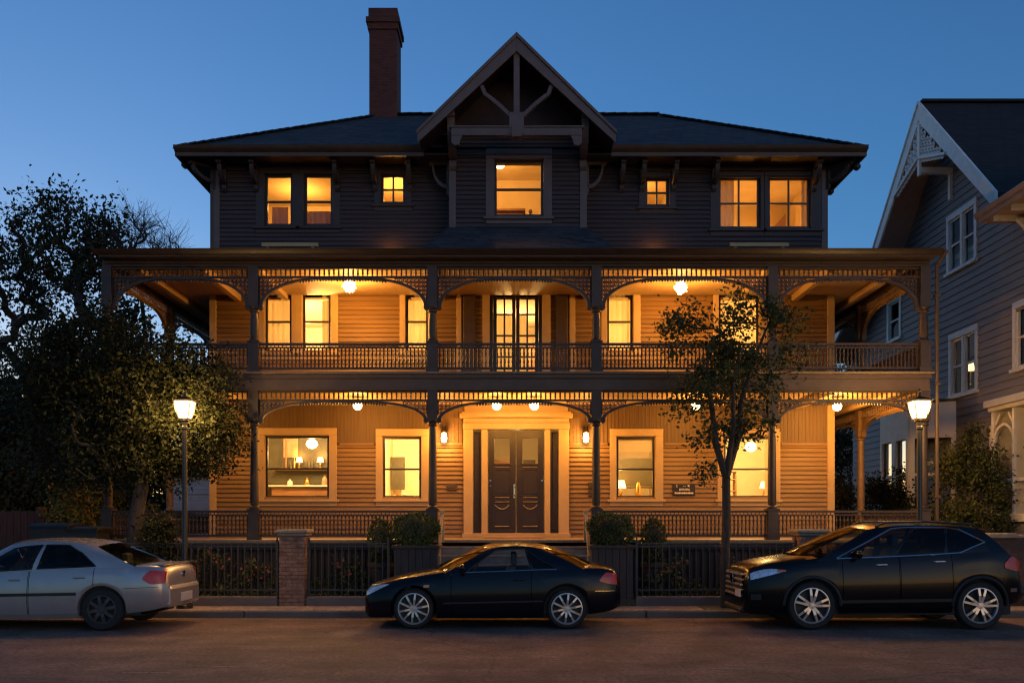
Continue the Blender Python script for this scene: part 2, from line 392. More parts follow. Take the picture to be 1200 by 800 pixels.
# windows first floor
for i,q in enumerate(win2):
    window(house,*q,YW,M['trimtan'],M['sash'],'dh',.13 if i!=1 else .12,.17 if i else .12,.14,True,mid=.5)
for i,q in enumerate(win3):
    if i<2: window(house,*q,YW,M['trimdk'],M['sash'],'dh',.20 if i==0 else .13,.13 if i==0 else .17,.12,True,mid=.48)
    elif i<4: window(house,*q,YW,M['trimdk'],M['sash'],'grid',.15,.15,.12,True,True,2,2)
    else: window(house,*q,YW,M['trimdk'],M['sash'],'grid',.20 if i==4 else .085,.085 if i==4 else .24,.10,True,False,2,2)
window(house,*winG,YG,M['gable'],M['sash'],'dh',.19,.19,.24,True,mid=.49)
# entrance surround with double door
e=MB(); x0,x1,z0,z1=ent
# door leaf span and sidelights inside the surround
def vb(a,b,y0=-.10,y1=.05,za=FZ,zb=None,m=0): e.box(wx(a,YW),wx(b,YW),YW+y0,YW+y1,za,zb or wz(503.5,YW),m)
vb(543.5,554.5,-.13); vb(564.5,571.5,-.11); vb(638,644.5,-.11); vb(654.5,666.5,-.13)
e.box(x0,x1,YW-.14,YW+.05,wz(503.3,YW),wz(496,YW)); e.box(x0+.01,x1-.01,YW-.12,YW+.05,wz(495.9,YW),wz(490.2,YW))
e.box(x0-.07,x1+.07,YW-.26,YW+.05,wz(490,YW),wz(485.5,YW)); e.box(x0-.03,x1+.03,YW-.19,YW+.05,wz(485.4,YW),wz(483,YW))
e.box(x0+.03,x1-.03,YW-.06,YW,wz(482.9,YW),CZ1-.01)
e.box(x0-.02,x1+.02,YW-.2,YW+.1,FZ,FZ+.10)
e.build('door_surround',M['trimtan'],house,bevel=.008)
for q in side1:
    s=MB(); frame_bars(s,q[0],q[1],FZ+.1,q[3],YW-.03,YW+.03,.035); sl=s.build('sidelight',M['sash'],house)
    g=MB(); g.box(q[0]+.036,q[1]-.036,YW-.005,YW+.005,FZ+.14,q[3]-.036); g.build('pane',M['glass'],sl)
    k=MB(); k.box(q[0],q[1],YW+.06,YW+.08,FZ+.1,q[3]); k.build('blind',M['darkwood'],sl)
xm=(door1[0]+door1[1])/2
for a,b_,sg in ((door1[0]+.004,xm-.006,-1),(xm+.006,door1[1]-.004,1)):
    d=MB(); zb,zt=FZ+.105,door1[3]-.004; y=YW-.03
    gl=(a+.14,b_-.14,zb+1.62,zt-.16)
    sheet_with_holes(d,a,b_,zb,zt,y,[gl]); sheet_with_holes(d,a,b_,zb,zt,y+.05,[gl])
    d.box(a,a+.002,y,y+.05,zb,zt); d.box(b_-.002,b_,y,y+.05,zb,zt)
    frame_bars(d,gl[0]-.03,gl[1]+.03,gl[2]-.03,gl[3]+.03,y-.018,y+.02,.032)
    # panels with raised mouldings
    frame_bars(d,a+.11,b_-.11,zb+.86,zb+1.50,y-.016,y+.001,.026); d.box(a+.16,b_-.16,y-.009,y+.001,zb+.92,zb+1.45)
    frame_bars(d,a+.11,b_-.11,zb+.12,zb+.78,y-.016,y+.001,.026)
    dr=d.build('door',M['door'],house,bevel=.004)
    g=MB(); g.box(gl[0],gl[1],y+.02,y+.026,gl[2],gl[3]); g.build('pane',M['glass'],dr)
    sw=MB(); cx=(a+b_)/2; pts=[]
    for k in range(13):
        t=-1+2*k/12; pts.append((cx+t*.17,y-.012,zb+.66-.10*(1-t*t)))
    sw.tube(pts,.014,6); sw.tube([(cx-.17,y-.012,zb+.73),(cx+.17,y-.012,zb+.73)],.010,6); sw.tube([(cx-.17,y-.012,zb+.83),(cx+.17,y-.012,zb+.83)],.010,6)
    sw.tube([(cx-.17,y-.012,zb+.16),(cx+.17,y-.012,zb+.16)],.008,6); sw.tube([(cx-.17,y-.012,zb+1.54),(cx+.17,y-.012,zb+1.54)],.008,6)
    sw.build('moulding',mat('door_moulding',(.20,.14,.09),.35,.1,8),dr)
    hd=MB()
    if sg<0:
        hx=b_-.035; hd.tube([(hx,y-.01,zb+.86),(hx,y-.06,zb+.90),(hx,y-.06,zb+1.05),(hx,y-.01,zb+1.09)],.012,8); hd.box(hx-.02,hx+.02,y-.008,y,zb+.82,zb+1.14)
        hd.lathe([(0.001,-.012),(.022,-.01),(.022,0)],(a+.05,y,zb+1.22),10,axis='y'); hd.lathe([(0.001,-.02),(.016,-.016),(.016,0)],(a+.05,y,zb+1.10),10,axis='y')
    else:
        hd.lathe([(0.001,-.012),(.022,-.01),(.022,0)],(b_-.05,y,zb+1.22),10,axis='y')
    hd.build('handle',M['chrome'],dr)
# upper french doors, flanking pilasters
e=MB(); a,b_,z0,z1=door2
e.box(a-.17,a,YW-.06,YW+.1,DZ,z1); e.box(b_,b_+.2,YW-.06,YW+.1,DZ,z1); e.box(a-.2,b_+.23,YW-.07,YW+.1,z1,z1+.12)
e.box(a-.24,b_+.27,YW-.11,YW+.1,z1+.12,z1+.17)
e.build('door_surround',M['trimtan'],house,bevel=.008)
e=MB(); frame_bars(e,a,b_,DZ+.01,z1,YW-.03,YW+.09,.075); e.build('door_frame',M['sash'],house,bevel=.005)
xm=(a+b_)/2
for p,q in ((a+.078,xm-.004),(xm+.004,b_-.078)):
    d=MB(); frame_bars(d,p,q,DZ+.088,z1-.078,YW+.02,YW+.065,.085,wb=.22)
    cx=(p+q)/2; zz0,zz1=DZ+.088+.22,z1-.163
    d.box(cx-.021,cx+.021,YW+.025,YW+.06,zz0,zz1)
    for k in (1,2,3): 
        z=zz0+(zz1-zz0)*k/4; d.box(p+.085,q-.085,YW+.027,YW+.058,z-.020,z+.020)
    dr=d.build('door',M['sash'],house,bevel=.004)
    g=MB(); g.quad((p+.08,YW+.045,zz0),(q-.08,YW+.045,zz0),(q-.08,YW+.045,zz1),(p+.08,YW+.045,zz1)); g.build('pane',M['glass'],dr)
    hd=MB(); hx=q-.03 if p<xm-.1 else p+.03
    hd.lathe([(.02,0),(.012,-.03),(.028,-.045),(.028,-.06),(.001,-.07)],(hx,YW+.02,DZ+1.0),10,axis='y'); hd.build('handle',M['brass'],dr)
for p,q in ((543,557),(651,665)):
    s=MB(); s.box(wx(p,YW),wx(q,YW),YW-.09,YW,DZ,CZ2); s.box(wx(p,YW)-.03,wx(q,YW)+.03,YW-.12,YW,DZ,DZ+.22); s.build('pilaster',M['trim'],house,bevel=.012)
for p,q in ((535,541),(667,674)):
    s=MB(); s.box(wx(p,YW),wx(q,YW),YW-.06,YW,DZ,CZ2); s.build('pilaster',M['trimtan'],house,bevel=.01)
# ------------------------------------------------------------------ porch structure
PX=[-8.29,-5.29,-1.63,1.73,5.34,8.45]      # front posts
SY=[21.7,24.9]                             # side posts
def slab_ring(mb,z0,z1,o):
    """U-shaped porch slab round the house, outset o from the post line"""
    mb.box(PX[0]-o,PX[-1]+o,YP-o,YW-.03,z0,z1); mb.box(PX[0]-o,XL-.03,YW-.029,25.1,z0,z1); mb.box(XR+.03,PX[-1]+o,YW-.029,25.1,z0,z1)
m_=MB(); slab_ring(m_,FZ-.06,FZ,.14); m_.build('porch_floor',M['deck'],house,bevel=.012)
m_=MB(); slab_ring(m_,DZ-.05,DZ,.16); m_.build('balcony_floor',M['deck'],house,bevel=.012)
m_=MB(); slab_ring(m_,CZ1-.02,CZ1+.03,-.09); m_.build('porch_ceiling',M['ceil'],house)
m_=MB(); slab_ring(m_,CZ2,CZ2+.03,-.09); 
m_.build('balcony_ceiling',M['ceil'],house)
for x in (-7.72,-6.4,8.0,6.6): 
    m_=MB(); m_.box(x-.07,x+.07,YP+.1,25.0 if abs(x)>7 else YW-.05,CZ2-.16,CZ2-.001); m_.build('ceiling_beam',M['ceil'],house,bevel=.01); m_=MB(); m_.box(x-.07,x+.07,YP+.1,25.0 if abs(x)>7 else YW-.05,CZ1-.13,CZ1-.021); m_.build('ceiling_beam',M['ceil'],house,bevel=.01)
for x in (PX[1],PX[2],PX[3],PX[4]): m_=MB(); m_.box(x-.06,x+.06,YP+.1,YW-.05,CZ2-.12,CZ2-.001); m_.build('ceiling_beam',M['ceil'],house,bevel=.01)
# beams and fascias
def ring_beam(mb,z0,z1,o,t,m=0):
    mb.box(PX[0]-o,PX[-1]+o,YP-o,YP-o+t,z0,z1,m); mb.box(PX[0]-o,PX[0]-o+t,YP-o+t,25.1,z0,z1,m); mb.box(PX[-1]+o-t,PX[-1]+o,YP-o+t,25.1,z0,z1,m)
m_=MB(); ring_beam(m_,4.415,DZ-.14,.09,.18); ring_beam(m_,DZ-.139,DZ-.051,.12,.2); ring_beam(m_,4.40,4.44,.105,.2)
m_.build('deck_fascia',M['fascia'],house,bevel=.008)
m_=MB(); ring_beam(m_,6.93,7.13,.09,.18); m_.box(PX[0]-.02,PX[-1]+.02,YP-.13,YP-.091,6.98,7.04); m_.build('porch_beam',M['trim'],house,bevel=.008)
GO=.36
gx=(PX[0]-.04,PX[-1]+.10); gy=YP-GO
m_=MB(); m_.box(gx[0],gx[1],gy,YP-.09,7.05,7.09); m_.build('eave_soffit',M['trim'],house)
m_=MB()
prof=[(0,0),(.03,-.06),(.09,-.11),(.12,-.12),(.12,.0),(.10,.0)]
m_.prism([(gy-.10+u,7.19+v) for u,v in prof],lambda u,v,t:(t,u,v),gx[0]-.1,gx[1]+.1)
for s,x in ((-1,gx[0]),(1,gx[1])):
    m_.prism([(x+s*(.10-u),7.19+v) for u,v in prof],lambda u,v,t:(u,t,v),gy+.03,25.2)
m_.build('gutter',M['gutter'],house,smooth=.7)
zr=7.86
m_=MB()
P0,P1=(gx[0],gy,7.18),(gx[1],gy,7.18); Q0,Q1=(UL,YW,zr),(UR,YW,zr); S0,S1=(gx[0],25.2,7.18),(gx[1],25.2,7.18); T0,T1=(UL,25.2,zr),(UR,25.2,zr)
m_.quad(P0,P1,Q1,Q0); m_.quad(S0,P0,Q0,T0); m_.quad(P1,S1,T1,Q1); m_.quad(S0,T0,(UL,25.2,7.2),(gx[0],25.2,7.2)); m_.quad(S1,T1,(UR,25.2,7.2),(gx[1],25.2,7.2))
sk=[(-1.95,19.35,7.62),(2.2,19.35,7.62),(gx1+.04,YG-.02,8.42),(gx0-.04,YG-.02,8.42)]
m_.poly(sk); m_.poly([(-1.95,19.35,7.62),(gx0-.04,YG-.02,8.42),(gx0-.04,YW,8.42),(-2.5,YW,7.9)]); m_.poly([(2.2,19.35,7.62),(gx1+.04,YG-.02,8.42),(gx1+.04,YW,8.42),(2.75,YW,7.9)])
m_.build('porch_roof',M['roof'],house,recalc=False)
# posts
def post(x,y,z0,zc,z1,parent,mt='trim'):
    s=MB(); a=.105
    zr_=z0+.60
    s.box(x-a,x+a,y-a,y+a,z0,zr_); s.box(x-a-.02,x+a+.02,y-a-.02,y+a+.02,zr_,zr_+.035); s.box(x-a-.02,x+a+.02,y-a-.02,y+a+.02,z0+.001,z0+.10)
    s.lathe([(.10,zr_+.035),(.105,zr_+.07),(.075,zr_+.10),(.088,zr_+.18),(.085,zr_+.5),(.076,zc-.25),(.072,zc-.13),(.10,zc-.10),(.10,zc-.075),(.078,zc-.06),(.11,zc-.015),(.11,zc)],(x,y,0),14)
    a=.10; s.box(x-a,x+a,y-a,y+a,zc,z1)
    return s.build('post',M[mt],parent,smooth=.6)
L1=(FZ,3.80,4.41); L2=(DZ,6.12,6.935)
def fretwork(A,B,L,parent,mt='trim',drip=True):
    """spindle frieze with arched brackets between the posts at A and B (2D points)"""
    A=Vector((A[0],A[1],0)); B=Vector((B[0],B[1],0)); D=(B-A); W=D.length; D.normalize()
    ang=math.atan2(D.y,D.x); T=Matrix.Translation(A)@Matrix.Rotation(ang,4,'Z')
    z1=L[2]; a=.10
    fz1=z1-.02; fz0=z1-.185      # spindle band
    s=MB(); s.M=T
    s.box(a,W-a,-.035,.035,z1-.045,z1+.0); s.box(a,W-a,-.035,.035,fz0-.035,fz0)
    n=int((W-2*a)/.098)
    for k in range(n):
        x=a+(k+.5)*(W-2*a)/n
        s.lathe([(.014,fz0),(.014,fz0+.03),(.026,fz0+.06),(.014,fz0+.085),(.024,fz0+.11),(.014,fz0+.135),(.014,z1-.045)],(x,0,0),6)
    fr=s.build('frieze',M[mt],parent)
    # arch band
    zs=L[1]; zt=fz0-.035; ra=min(1.18,(W-2*a)*.36); rb=zt-zs
    s=MB(); s.M=T; N=22; th=.075
    def arc(t,o): # t 0..1 from the post to the crown
        an=t*PI/2; return (a+ra*(1-math.cos(an))+o*math.cos(an)*(1-.45*t), zs+rb*math.sin(an)-o*math.sin(an)*(1-.55*t))
    for mir in (0,1):
        def X(x): return W-x if mir else x
        for k in range(N):
            p=[arc(k/N,0),arc((k+1)/N,0),arc((k+1)/N,th),arc(k/N,th)]
            for yy in (-.04,.04): s.quad(*[(X(q[0]),yy,q[1]) for q in p])
            s.quad(*[(X(q[0]),yy,q[1]) for q,yy in ((p[0],-.04),(p[1],-.04),(p[1],.04),(p[0],.04))])
            s.quad(*[(X(q[0]),yy,q[1]) for q,yy in ((p[3],-.04),(p[2],-.04),(p[2],.04),(p[3],.04))])
        # foot scroll on the capital
        s.lathe([(.055,-.042),(.055,.042)],(X(a+.03),0,zs-.01),12,axis='y')
    s.box(a+ra-.02,W-a-ra+.02,-.04,.04,zt-th*.45,zt)
    s.build('arch',M[mt],fr,smooth=.5)
    # pierced spandrels: rings and diagonal bars
    pit=.085
    for mir in (0,1):
        s=MB(); s.M=T
        def X(x): return W-x if mir else x
        i=0
        x=a+pit*.55
        while x<a+ra:
            zlim=zs+rb*math.sqrt(max(0,1-(1-(x-a)/ra)**2))
            j=0; z=zt-pit*.5-(pit*.5 if i%2 else 0)*0
            while z>zlim+.02:
                for k in range(8):
                    a0,a1=2*PI*k/8,2*PI*(k+1)/8; r0,r1=.021,.041
                    q=[(r0,a0),(r1,a0),(r1,a1),(r0,a1)]
                    for yy in (-.015,.015): s.quad(*[(X(x+r*math.cos(t)),yy,z+r*math.sin(t)) for r,t in q])
                    s.quad(*[(X(x+r0*math.cos(t)),yy,z+r0*math.sin(t)) for t,yy in ((a0,-.015),(a1,-.015),(a1,.015),(a0,.015))])
                for dx,dz in ((pit/2,pit/2),(pit/2,-pit/2)):
                    s.bar((X(x+dx*.72),0,z+dz*.72),(X(x+dx*1.28),0,z+dz*1.28),.02,.022)
                z-=pit
            x+=pit; i+=1
        s.bar((X(a+.012),0,zs+.1),(X(a+.012),0,zt),.03,.024)
        s.build('spandrel',M[mt],fr)
    if drip:
        s=MB(); s.M=T; x=a+ra*.72; k=0
        while x<W-a-ra*.72:
            zz=zt-(th*.45 if (x>a+ra-.05 and x<W-a-ra+.05) else th*.6+ rb*(1-math.sqrt(max(0,1-(1-(min(x,W-x)-a)/ra)**2))))
            s.prism([(x-.026,zz+.005),(x+.026,zz+.005),(x+.018,zz-.025),(x,zz-(.05 if k%2 else .035)),(x-.018,zz-.025)],lambda u,v,t:(u,t,v),-.012,.012)
            x+=.058; k+=1
        s.build('drip_trim',M[mt],fr)
    return fr
def railing(A,B,z0,h,parent,name='railing'):
    A=Vector((A[0],A[1],0)); B=Vector((B[0],B[1],0)); D=B-A; W=D.length; T=Matrix.Translation(A)@Matrix.Rotation(math.atan2(D.y,D.x),4,'Z')
    s=MB(); s.M=T; a=.105
    s.box(a,W-a,-.035,.035,z0+h-.045,z0+h); s.box(a,W-a,-.028,.028,z0+h-.105,z0+h-.08); s.box(a,W-a,-.03,.03,z0+.06,z0+.105)
    n=int((W-2*a)/.078)
    for k in range(n):
        x=a+(k+.5)*(W-2*a)/n; zb,zt=z0+.105,z0+h-.105; H=zt-zb
        s.lathe([(.018,zb),(.018,zb+.05),(.010,zb+.06),(.023,zb+.10),(.011,zb+H*.5),(.022,zt-.10),(.010,zt-.06),(.018,zt-.05),(.018,zt)],(x,0,0),6)
        if k<n-1:
            xn=x+(W-2*a)/n/2; s.box(xn-.008,xn+.008,-.008,.008,z0+h-.08,z0+h-.045)
    r=s.build(name,M['trim'],parent)
    return r
for L in (L1,L2):
    for x in PX: post(x,YP,*L,house)
    for x in (PX[0],PX[-1]):
        for y in SY: post(x,y,*L,house,'trimlit')
    for i in range(5): fretwork((PX[i],YP),(PX[i+1],YP),L,house)
    for x in (PX[0],PX[-1]):
        for a,b_ in ((YP,SY[0]),(SY[0],SY[1])):
            fretwork((x,a),(x,b_),L,house,'trimlit')
            railing((x,a),(x,b_),L[0],.60,house)
    for i in range(5):
        if L is L1 and i==2: continue
        railing((PX[i],YP),(PX[i+1],YP),L[0],.60,house)
# porch skirt, steps, newels
s=MB(); 
for a,b_ in ((PX[0],-1.55),(1.65,PX[-1])):
    s.box(a,b_,YP+.02,YP+.05,.25,FZ-.2)
    n=int((b_-a)/.14)
    for k in range(n): s.box(a+k*.14+.02,a+k*.14+.09,YP-.01,YP+.019,.25,FZ-.2)
    s.box(a,b_,YP-.05,YP+.05,FZ-.2,FZ-.061)
s.build('porch_skirt',mat('skirt_dark',(.022,.016,.014),.7,.2,6),house)
s=MB()
for k in range(7):
    z=FZ-.174*k; s.box(-1.5,1.62,YP-.14-.17*(k+1)+.0,YP-.14-.17*k+(.02 if k else 0),.13,z-.174) if z-.174>.14 else None
s.build('front_steps',M['stone'],house,bevel=.01)
s=MB()
for k in range(6):
    z=FZ-.174*(k+1); s.box(-1.53,1.65,YP-.16-.17*(k+1),YP-.14-.17*k,z,z+.04)
s.build('stair_tread',M['stone'],house,bevel=.008)
for x in (-1.42,1.50):
    s=MB(); s.bar((x,YP-.15,FZ+.55),(x,YP-1.1,FZ-.35),.06,.05); s.box(x-.05,x+.05,YP-1.18,YP-1.08,.14,FZ-.28); s.box(x-.04,x+.04,YP-.2,YP-.12,FZ-.06,FZ+.60)
    s.build('stair_rail',M['trimtan'],house,bevel=.01)
# ------------------------------------------------------------------ main roof
ez=10.20; o_=.68; hd=4.05
ex0,ex1=UL-o_,UR+o_; ey0=YW-o_; ey1=ey0+2*hd; rz=12.76
rl,rr=ex0+hd,ex1-hd; ym=ey0+hd
r=MB()
def roofq(pts): r.poly(pts)
roofq([(ex0,ey0,ez),(ex1,ey0,ez),(rr,ym,rz),(rl,ym,rz)]); roofq([(ex1,ey1,ez),(ex0,ey1,ez),(rl,ym,rz),(rr,ym,rz)])
roofq([(ex0,ey1,ez),(ex0,ey0,ez),(rl,ym,rz)]); roofq([(ex1,ey0,ez),(ex1,ey1,ez),(rr,ym,rz)])
# hip and ridge caps, slightly uneven
def cap(p,q,n):
    p=Vector(p);q=Vector(q)
    for k in range(n):
        a=p.lerp(q,k/n); b=p.lerp(q,(k+1)/n); a.z+=.012+random.uniform(0,.01); b.z+=.03
        r.bar(a,b,.24,.03)
cap((ex0,ey0,ez),(rl,ym,rz),26); cap((ex1,ey0,ez),(rr,ym,rz),26); cap((rl,ym,rz),(rr,ym,rz),26)
roof=r.build('roof',M['roof'],house,recalc=False)
s=MB(); s.box(ex0+.02,ex1-.02,ey0+.02,YW-.03,ez-.16,ez-.12); s.box(ex0+.02,UL-.03,YW-.029,ey1,ez-.16,ez-.12); s.box(UR+.03,ex1-.02,YW-.029,ey1,ez-.16,ez-.12)
s.build('eave_soffit',M['trimdk'],house)
for a,b_ in ((ex0,-2.0),(2.25,ex1)):
    s=MB(); s.box(a,b_,ey0-.02,ey0+.03,ez-.20,ez-.04)
    s.prism([(ey0-.14+u,ez+.005+v) for u,v in prof],lambda u,v,t:(t,u,v),a,b_); s.build('eave_fascia',M['fascia'],house)
for a,b_ in ((ex0,ex0+.05),(ex1-.05,ex1)):
    s=MB(); s.box(a,b_,ey0+.03,ey1,ez-.20,ez); s.build('eave_fascia',M['fascia'],house)
for a,b_ in ((UL,-1.42),(1.70,UR)):
    s=MB(); s.box(a,b_,YW-.06,YW-.005,9.92,10.05); s.build('frieze_board',M['trimdk'],house,bevel=.006)
# eave brackets
def bracket(x,y,z,parent,w=.10,drop=.55,out=.5,ang=0,mt='trimdk'):
    s=MB(); s.M=Matrix.Translation((x,y,z))@Matrix.Rotation(ang,4,'Z')
    s.box(-w/2,w/2,-.09,0,-drop,0); s.box(-w/2,w/2,-out,-.09,-.10,0)
    pts=[]; n=8
    for k in range(n+1):
        t=k/n*PI/2; pts.append((-.09-(out-.14)*math.sin(t),-drop*.85+(drop*.85-.10)*(1-math.cos(t))))
    for k in range(n):
        (u0,v0),(u1,v1)=pts[k],pts[k+1]
        s.prism([(u0,v0),(u1,v1),(u1+.03,v1+.09),(u0+.05,v0+.05)],lambda u,v,t:(t,u,v),-w/2,w/2)
    s.prism([(-.09,-drop),(0,-drop),(0,-drop-.08),(-.05,-drop-.06)],lambda u,v,t:(t,u,v),-w/2,w/2)
    s.lathe([(.05,-w/2-.01),(.05,w/2+.01)],(0,-out+.03,-.07),10,axis='x')
    return s.build('bracket',M[mt],parent,bevel=.006)
for px in (264,301,396,440,481,728,752,789,836,953): bracket(wx(px,YW),YW-.02,ez-.162,house)
bracket(UL,YW,ez-.162,house,.11,.5,.62,-PI/4); bracket(UR,YW,ez-.162,house,.11,.5,.62,PI/4)
# ------------------------------------------------------------------ gable over the centre bay
gxc=.10; gy0=19.45; hw=2.14; gzt=12.30; gze=10.20; sl=(gzt-gze)/hw
r=MB(); yb=23.7; th=.10
for s_ in (-1,1):
    p=[(gxc,gy0,gzt),(gxc+s_*hw,gy0,gze)]; 
    for dz in (0,-th):
        q=[(gxc,gy0,gzt+dz),(gxc+s_*hw,gy0,gze+dz),(gxc+s_*hw,21.6,gze+dz),(gxc,yb,gzt+dz)]
        r.poly(q if dz==0 else q)
    r.poly([(gxc,gy0,gzt),(gxc+s_*hw,gy0,gze),(gxc+s_*hw,gy0,gze-th),(gxc,gy0,gzt-th)])
    r.poly([(gxc+s_*hw,gy0,gze),(gxc+s_*hw,21.6,gze),(gxc+s_*hw,21.6,gze-th),(gxc+s_*hw,gy0,gze-th)])
r.bar((gxc,gy0+.03,gzt-.005),(gxc,yb,gzt-.005),.09,.03)
r.build('gable_roof',M['roof'],house,recalc=False)
b=MB()
for s_ in (-1,1):   # bargeboards
    t=.27; 
    A=[(gxc,gzt-.03),(gxc+s_*(hw+.01),gze-.05),(gxc+s_*(hw+.01),gze-.05-t*.85),(gxc,gzt-.03-t*1.35)]
    b.prism([(u,v) for u,v in A],lambda u,v,tt:(u,tt,v),gy0-.045,gy0-.0)
    A=[(gxc,gzt+.0),(gxc+s_*(hw+.03),gze-.02),(gxc+s_*(hw+.03),gze-.10),(gxc,gzt-.09)]
    b.prism(A,lambda u,v,tt:(u,tt,v),gy0-.085,gy0-.046)
b.build('bargeboard',M['gable'],house,bevel=.006)
b=MB()   # boarded underside of the gable overhang and panel behind the truss
for s_ in (-1,1):
    b.poly([(gxc,gy0,gzt-.12),(gxc+s_*hw,gy0,gze-.12),(gxc+s_*hw,YG+.5,gze-.12),(gxc,YG+.5,gzt-.12)])
b.poly([(gxc-1.9,YG-.02,10.5),(gxc+1.9,YG-.02,10.5),(gxc,YG-.02,gzt-.12)])
b.poly([(gxc-hw,YG+.45,gze-.12),(gxc-1.5,YG+.45,gze-.12),(gxc-1.5,YG+.45,10.72)]); b.poly([(gxc+hw,YG+.45,gze-.12),(gxc+1.57,YG+.45,gze-.12),(gxc+1.57,YG+.45,10.72)])
b.build('gable_panel',M['tymp'],house)
# truss: collar beam, king post, curved braces, centre block
b=MB(); yt=gy0+.08; zc0,zc1=wz(158,gy0),wz(149,gy0)
b.box(gxc-1.42,gxc+1.42,yt-.06,yt+.06,zc0,zc1); b.box(gxc-1.46,gxc+1.46,yt-.085,yt+.07,zc1,zc1+.035)
b.box(gxc-.065,gxc+.065,yt-.05,yt+.05,zc1+.035,gzt-.35)
b.box(gxc-.16,gxc+.16,yt-.075,yt+.075,zc0+.02,zc1+.33); b.box(gxc-.11,gxc+.11,yt-.09,yt+.09,zc0-.04,zc1+.05)
for s_ in (-1,1):
    pts=[]
    for k in range(9):
        t=k/8; pts.append(Vector((gxc+s_*(.13+.58*t),yt,zc1+.26+.50*t+.025*math.sin(PI*t))))
    for k in range(8): b.bar(pts[k],pts[k+1],.085,.10,(0,1,0))
    b.bar(pts[8]-Vector((s_*.02,0,.02)),pts[8]+Vector((s_*.05,0,.16)),.085,.12,(0,1,0))
    # end block hooks of the collar beam
    b.prism([(gxc+s_*1.18,zc0),(gxc+s_*1.42,zc0),(gxc+s_*1.42,zc0-.16),(gxc+s_*1.34,zc0-.22),(gxc+s_*1.25,zc0-.20),(gxc+s_*1.22,zc0-.08)],lambda u,v,t:(u,t,v),yt-.05,yt+.05)
b.build('gable_truss',M['gable'],house,bevel=.006)
for x in (gx0+.06,gx1-.06): bracket(x,YG-.03,wz(160,YG)+.22,house,.16,.95,.78,0,'gable')
for x,s_ in ((gx0-.02,-1),(gx1+.02,1)): bracket(x,YG+.35,gze-.14,house,.10,.75,.48,s_*PI/2,'gable')
# ------------------------------------------------------------------ chimney
c=MB(); cx0,cx1,cy0,cy1=-3.84,-3.10,24.1,25.0
c.box(cx0,cx1,cy0,cy1,11.6,14.95); c.box(cx0-.04,cx1+.04,cy0-.04,cy1+.04,14.95,15.12); c.box(cx0-.08,cx1+.08,cy0-.08,cy1+.08,15.12,15.26); c.box(cx0-.02,cx1+.02,cy0-.02,cy1+.02,15.26,15.52); c.lathe([(.13,15.52),(.12,15.70),(.10,15.70)],((cx0+cx1)/2-.15,24.55,0),12) if False else None
ch=c.build('chimney',M['brick'],roof)
# downspout on the right corner, flashing bars on the porch roof
s=MB(); x=8.45+.22; s.tube([(x+.12,YP-.3,7.2),(x,YP-.12,6.95),(x,YP-.12,.4)],.04,8)
for z in (2.2,4.5,6.3): s.box(x-.055,x+.055,YP-.17,YP-.06,z,z+.05)
s.build('downspout',M['fascia'],house,smooth=.6)
s=MB(); s.tube([(UL-.06,YW-.03,10.0),(UL-.06,YW-.03,7.95)],.045,8); s.build('downspout',M['trimdk'],house,smooth=.6)
# ------------------------------------------------------------------ rooms behind the windows
def rooms(z0,z1,xs,yb,x0,x1,y0=YW+.135):
    m_=MB(); m_.box(x0+.1,x1-.1,y0,yb,z1,z1+.05); 
    for x in xs: m_.box(x-.05,x+.05,y0,yb,z0,z1)
    m_.box(x0+.06,x0+.1,y0,yb,z0,z1); m_.box(x1-.1,x1-.06,y0,yb,z0,z1); m_.box(x0,x1,yb,yb+.05,z0-.05,z1+.05)
    m_.build('room_wall',M['cream'],house)
    f=MB(); f.box(x0+.1,x1-.1,y0,yb,z0-.05,z0); f.build('room_floor',M['floorin'],house)
rooms(FZ+.05,4.30,(-3.4,-1.35,1.55,3.9),25.2,XL,XR)
rooms(DZ+.03,6.95,(-3.1,-1.3,1.55,3.7),24.2,XL,XR)
rooms(7.75,10.02,(-3.6,),23.6,UL,-1.30); rooms(7.75,10.02,(3.95,),23.6,1.55,UR)
m_=MB(); xa,xb=gx0+.06,gx1-.06; m_.box(xa,xb,YG+.135,23.2,10.55,10.6); m_.box(xa,xb,YG+.135,23.2,7.70,7.75); m_.box(xa,xb,23.2,23.25,7.7,10.6); m_.box(xa-.04,xa,YG+.135,23.2,7.7,10.6); m_.box(xb,xb+.04,YG+.135,23.2,7.7,10.6)
m_.build('room_wall',M['cream'],house)
def room_light(x,y,z,W,r=.12): return light('attic_light' if z>8 else 'room_light',(x,y,z),W,house,WARM if z>8 else ROOMC,r)
def pendant(x,y,z,zc,label,style=0,W=30):
    t=thing('pendant_lamp',label,'lamp',(x,y,z),'lamps hanging inside the lit rooms')
    s=MB(); s.tube([(x,y,z+.12),(x,y,zc)],.006,6); s.lathe([(.06,zc-.03),(.06,zc)],(x,y,0),10); s.build('cord',M['sash'],t)
    s=MB(); s.lathe([(.05,z+.14),(.12,z+.08),(.15,z),(.10,z-.07),(.03,z-.10)],(x,y,0),16); s.build('lamp_shade',M['bulb'],t,smooth=1)
    light('bulb',(x,y-.0,z-.22),W*1.5,t,WARM if z>8 else ROOMC,.1)
def table_lamp(x,y,z,label,W=12,sc=1):
    t=thing('table_lamp',label,'lamp',(x,y,z),'table lamps inside the lit rooms')
    s=MB(); s.lathe([(.07*sc,z),(.07*sc,z+.02),(.02,z+.04),(.05*sc,z+.12*sc),(.02,z+.2*sc),(.012,z+.26*sc)],(x,y,0),12); s.build('base',M['brass'],t,smooth=.8)
    s=MB(); s.lathe([(.15*sc,z+.24*sc),(.10*sc,z+.46*sc)],(x,y,0),18); s.build('lamp_shade',M['shade'],t,smooth=.8)
    if W: light('bulb',(x,y,z+.55*sc),W,t,WARM,.06)
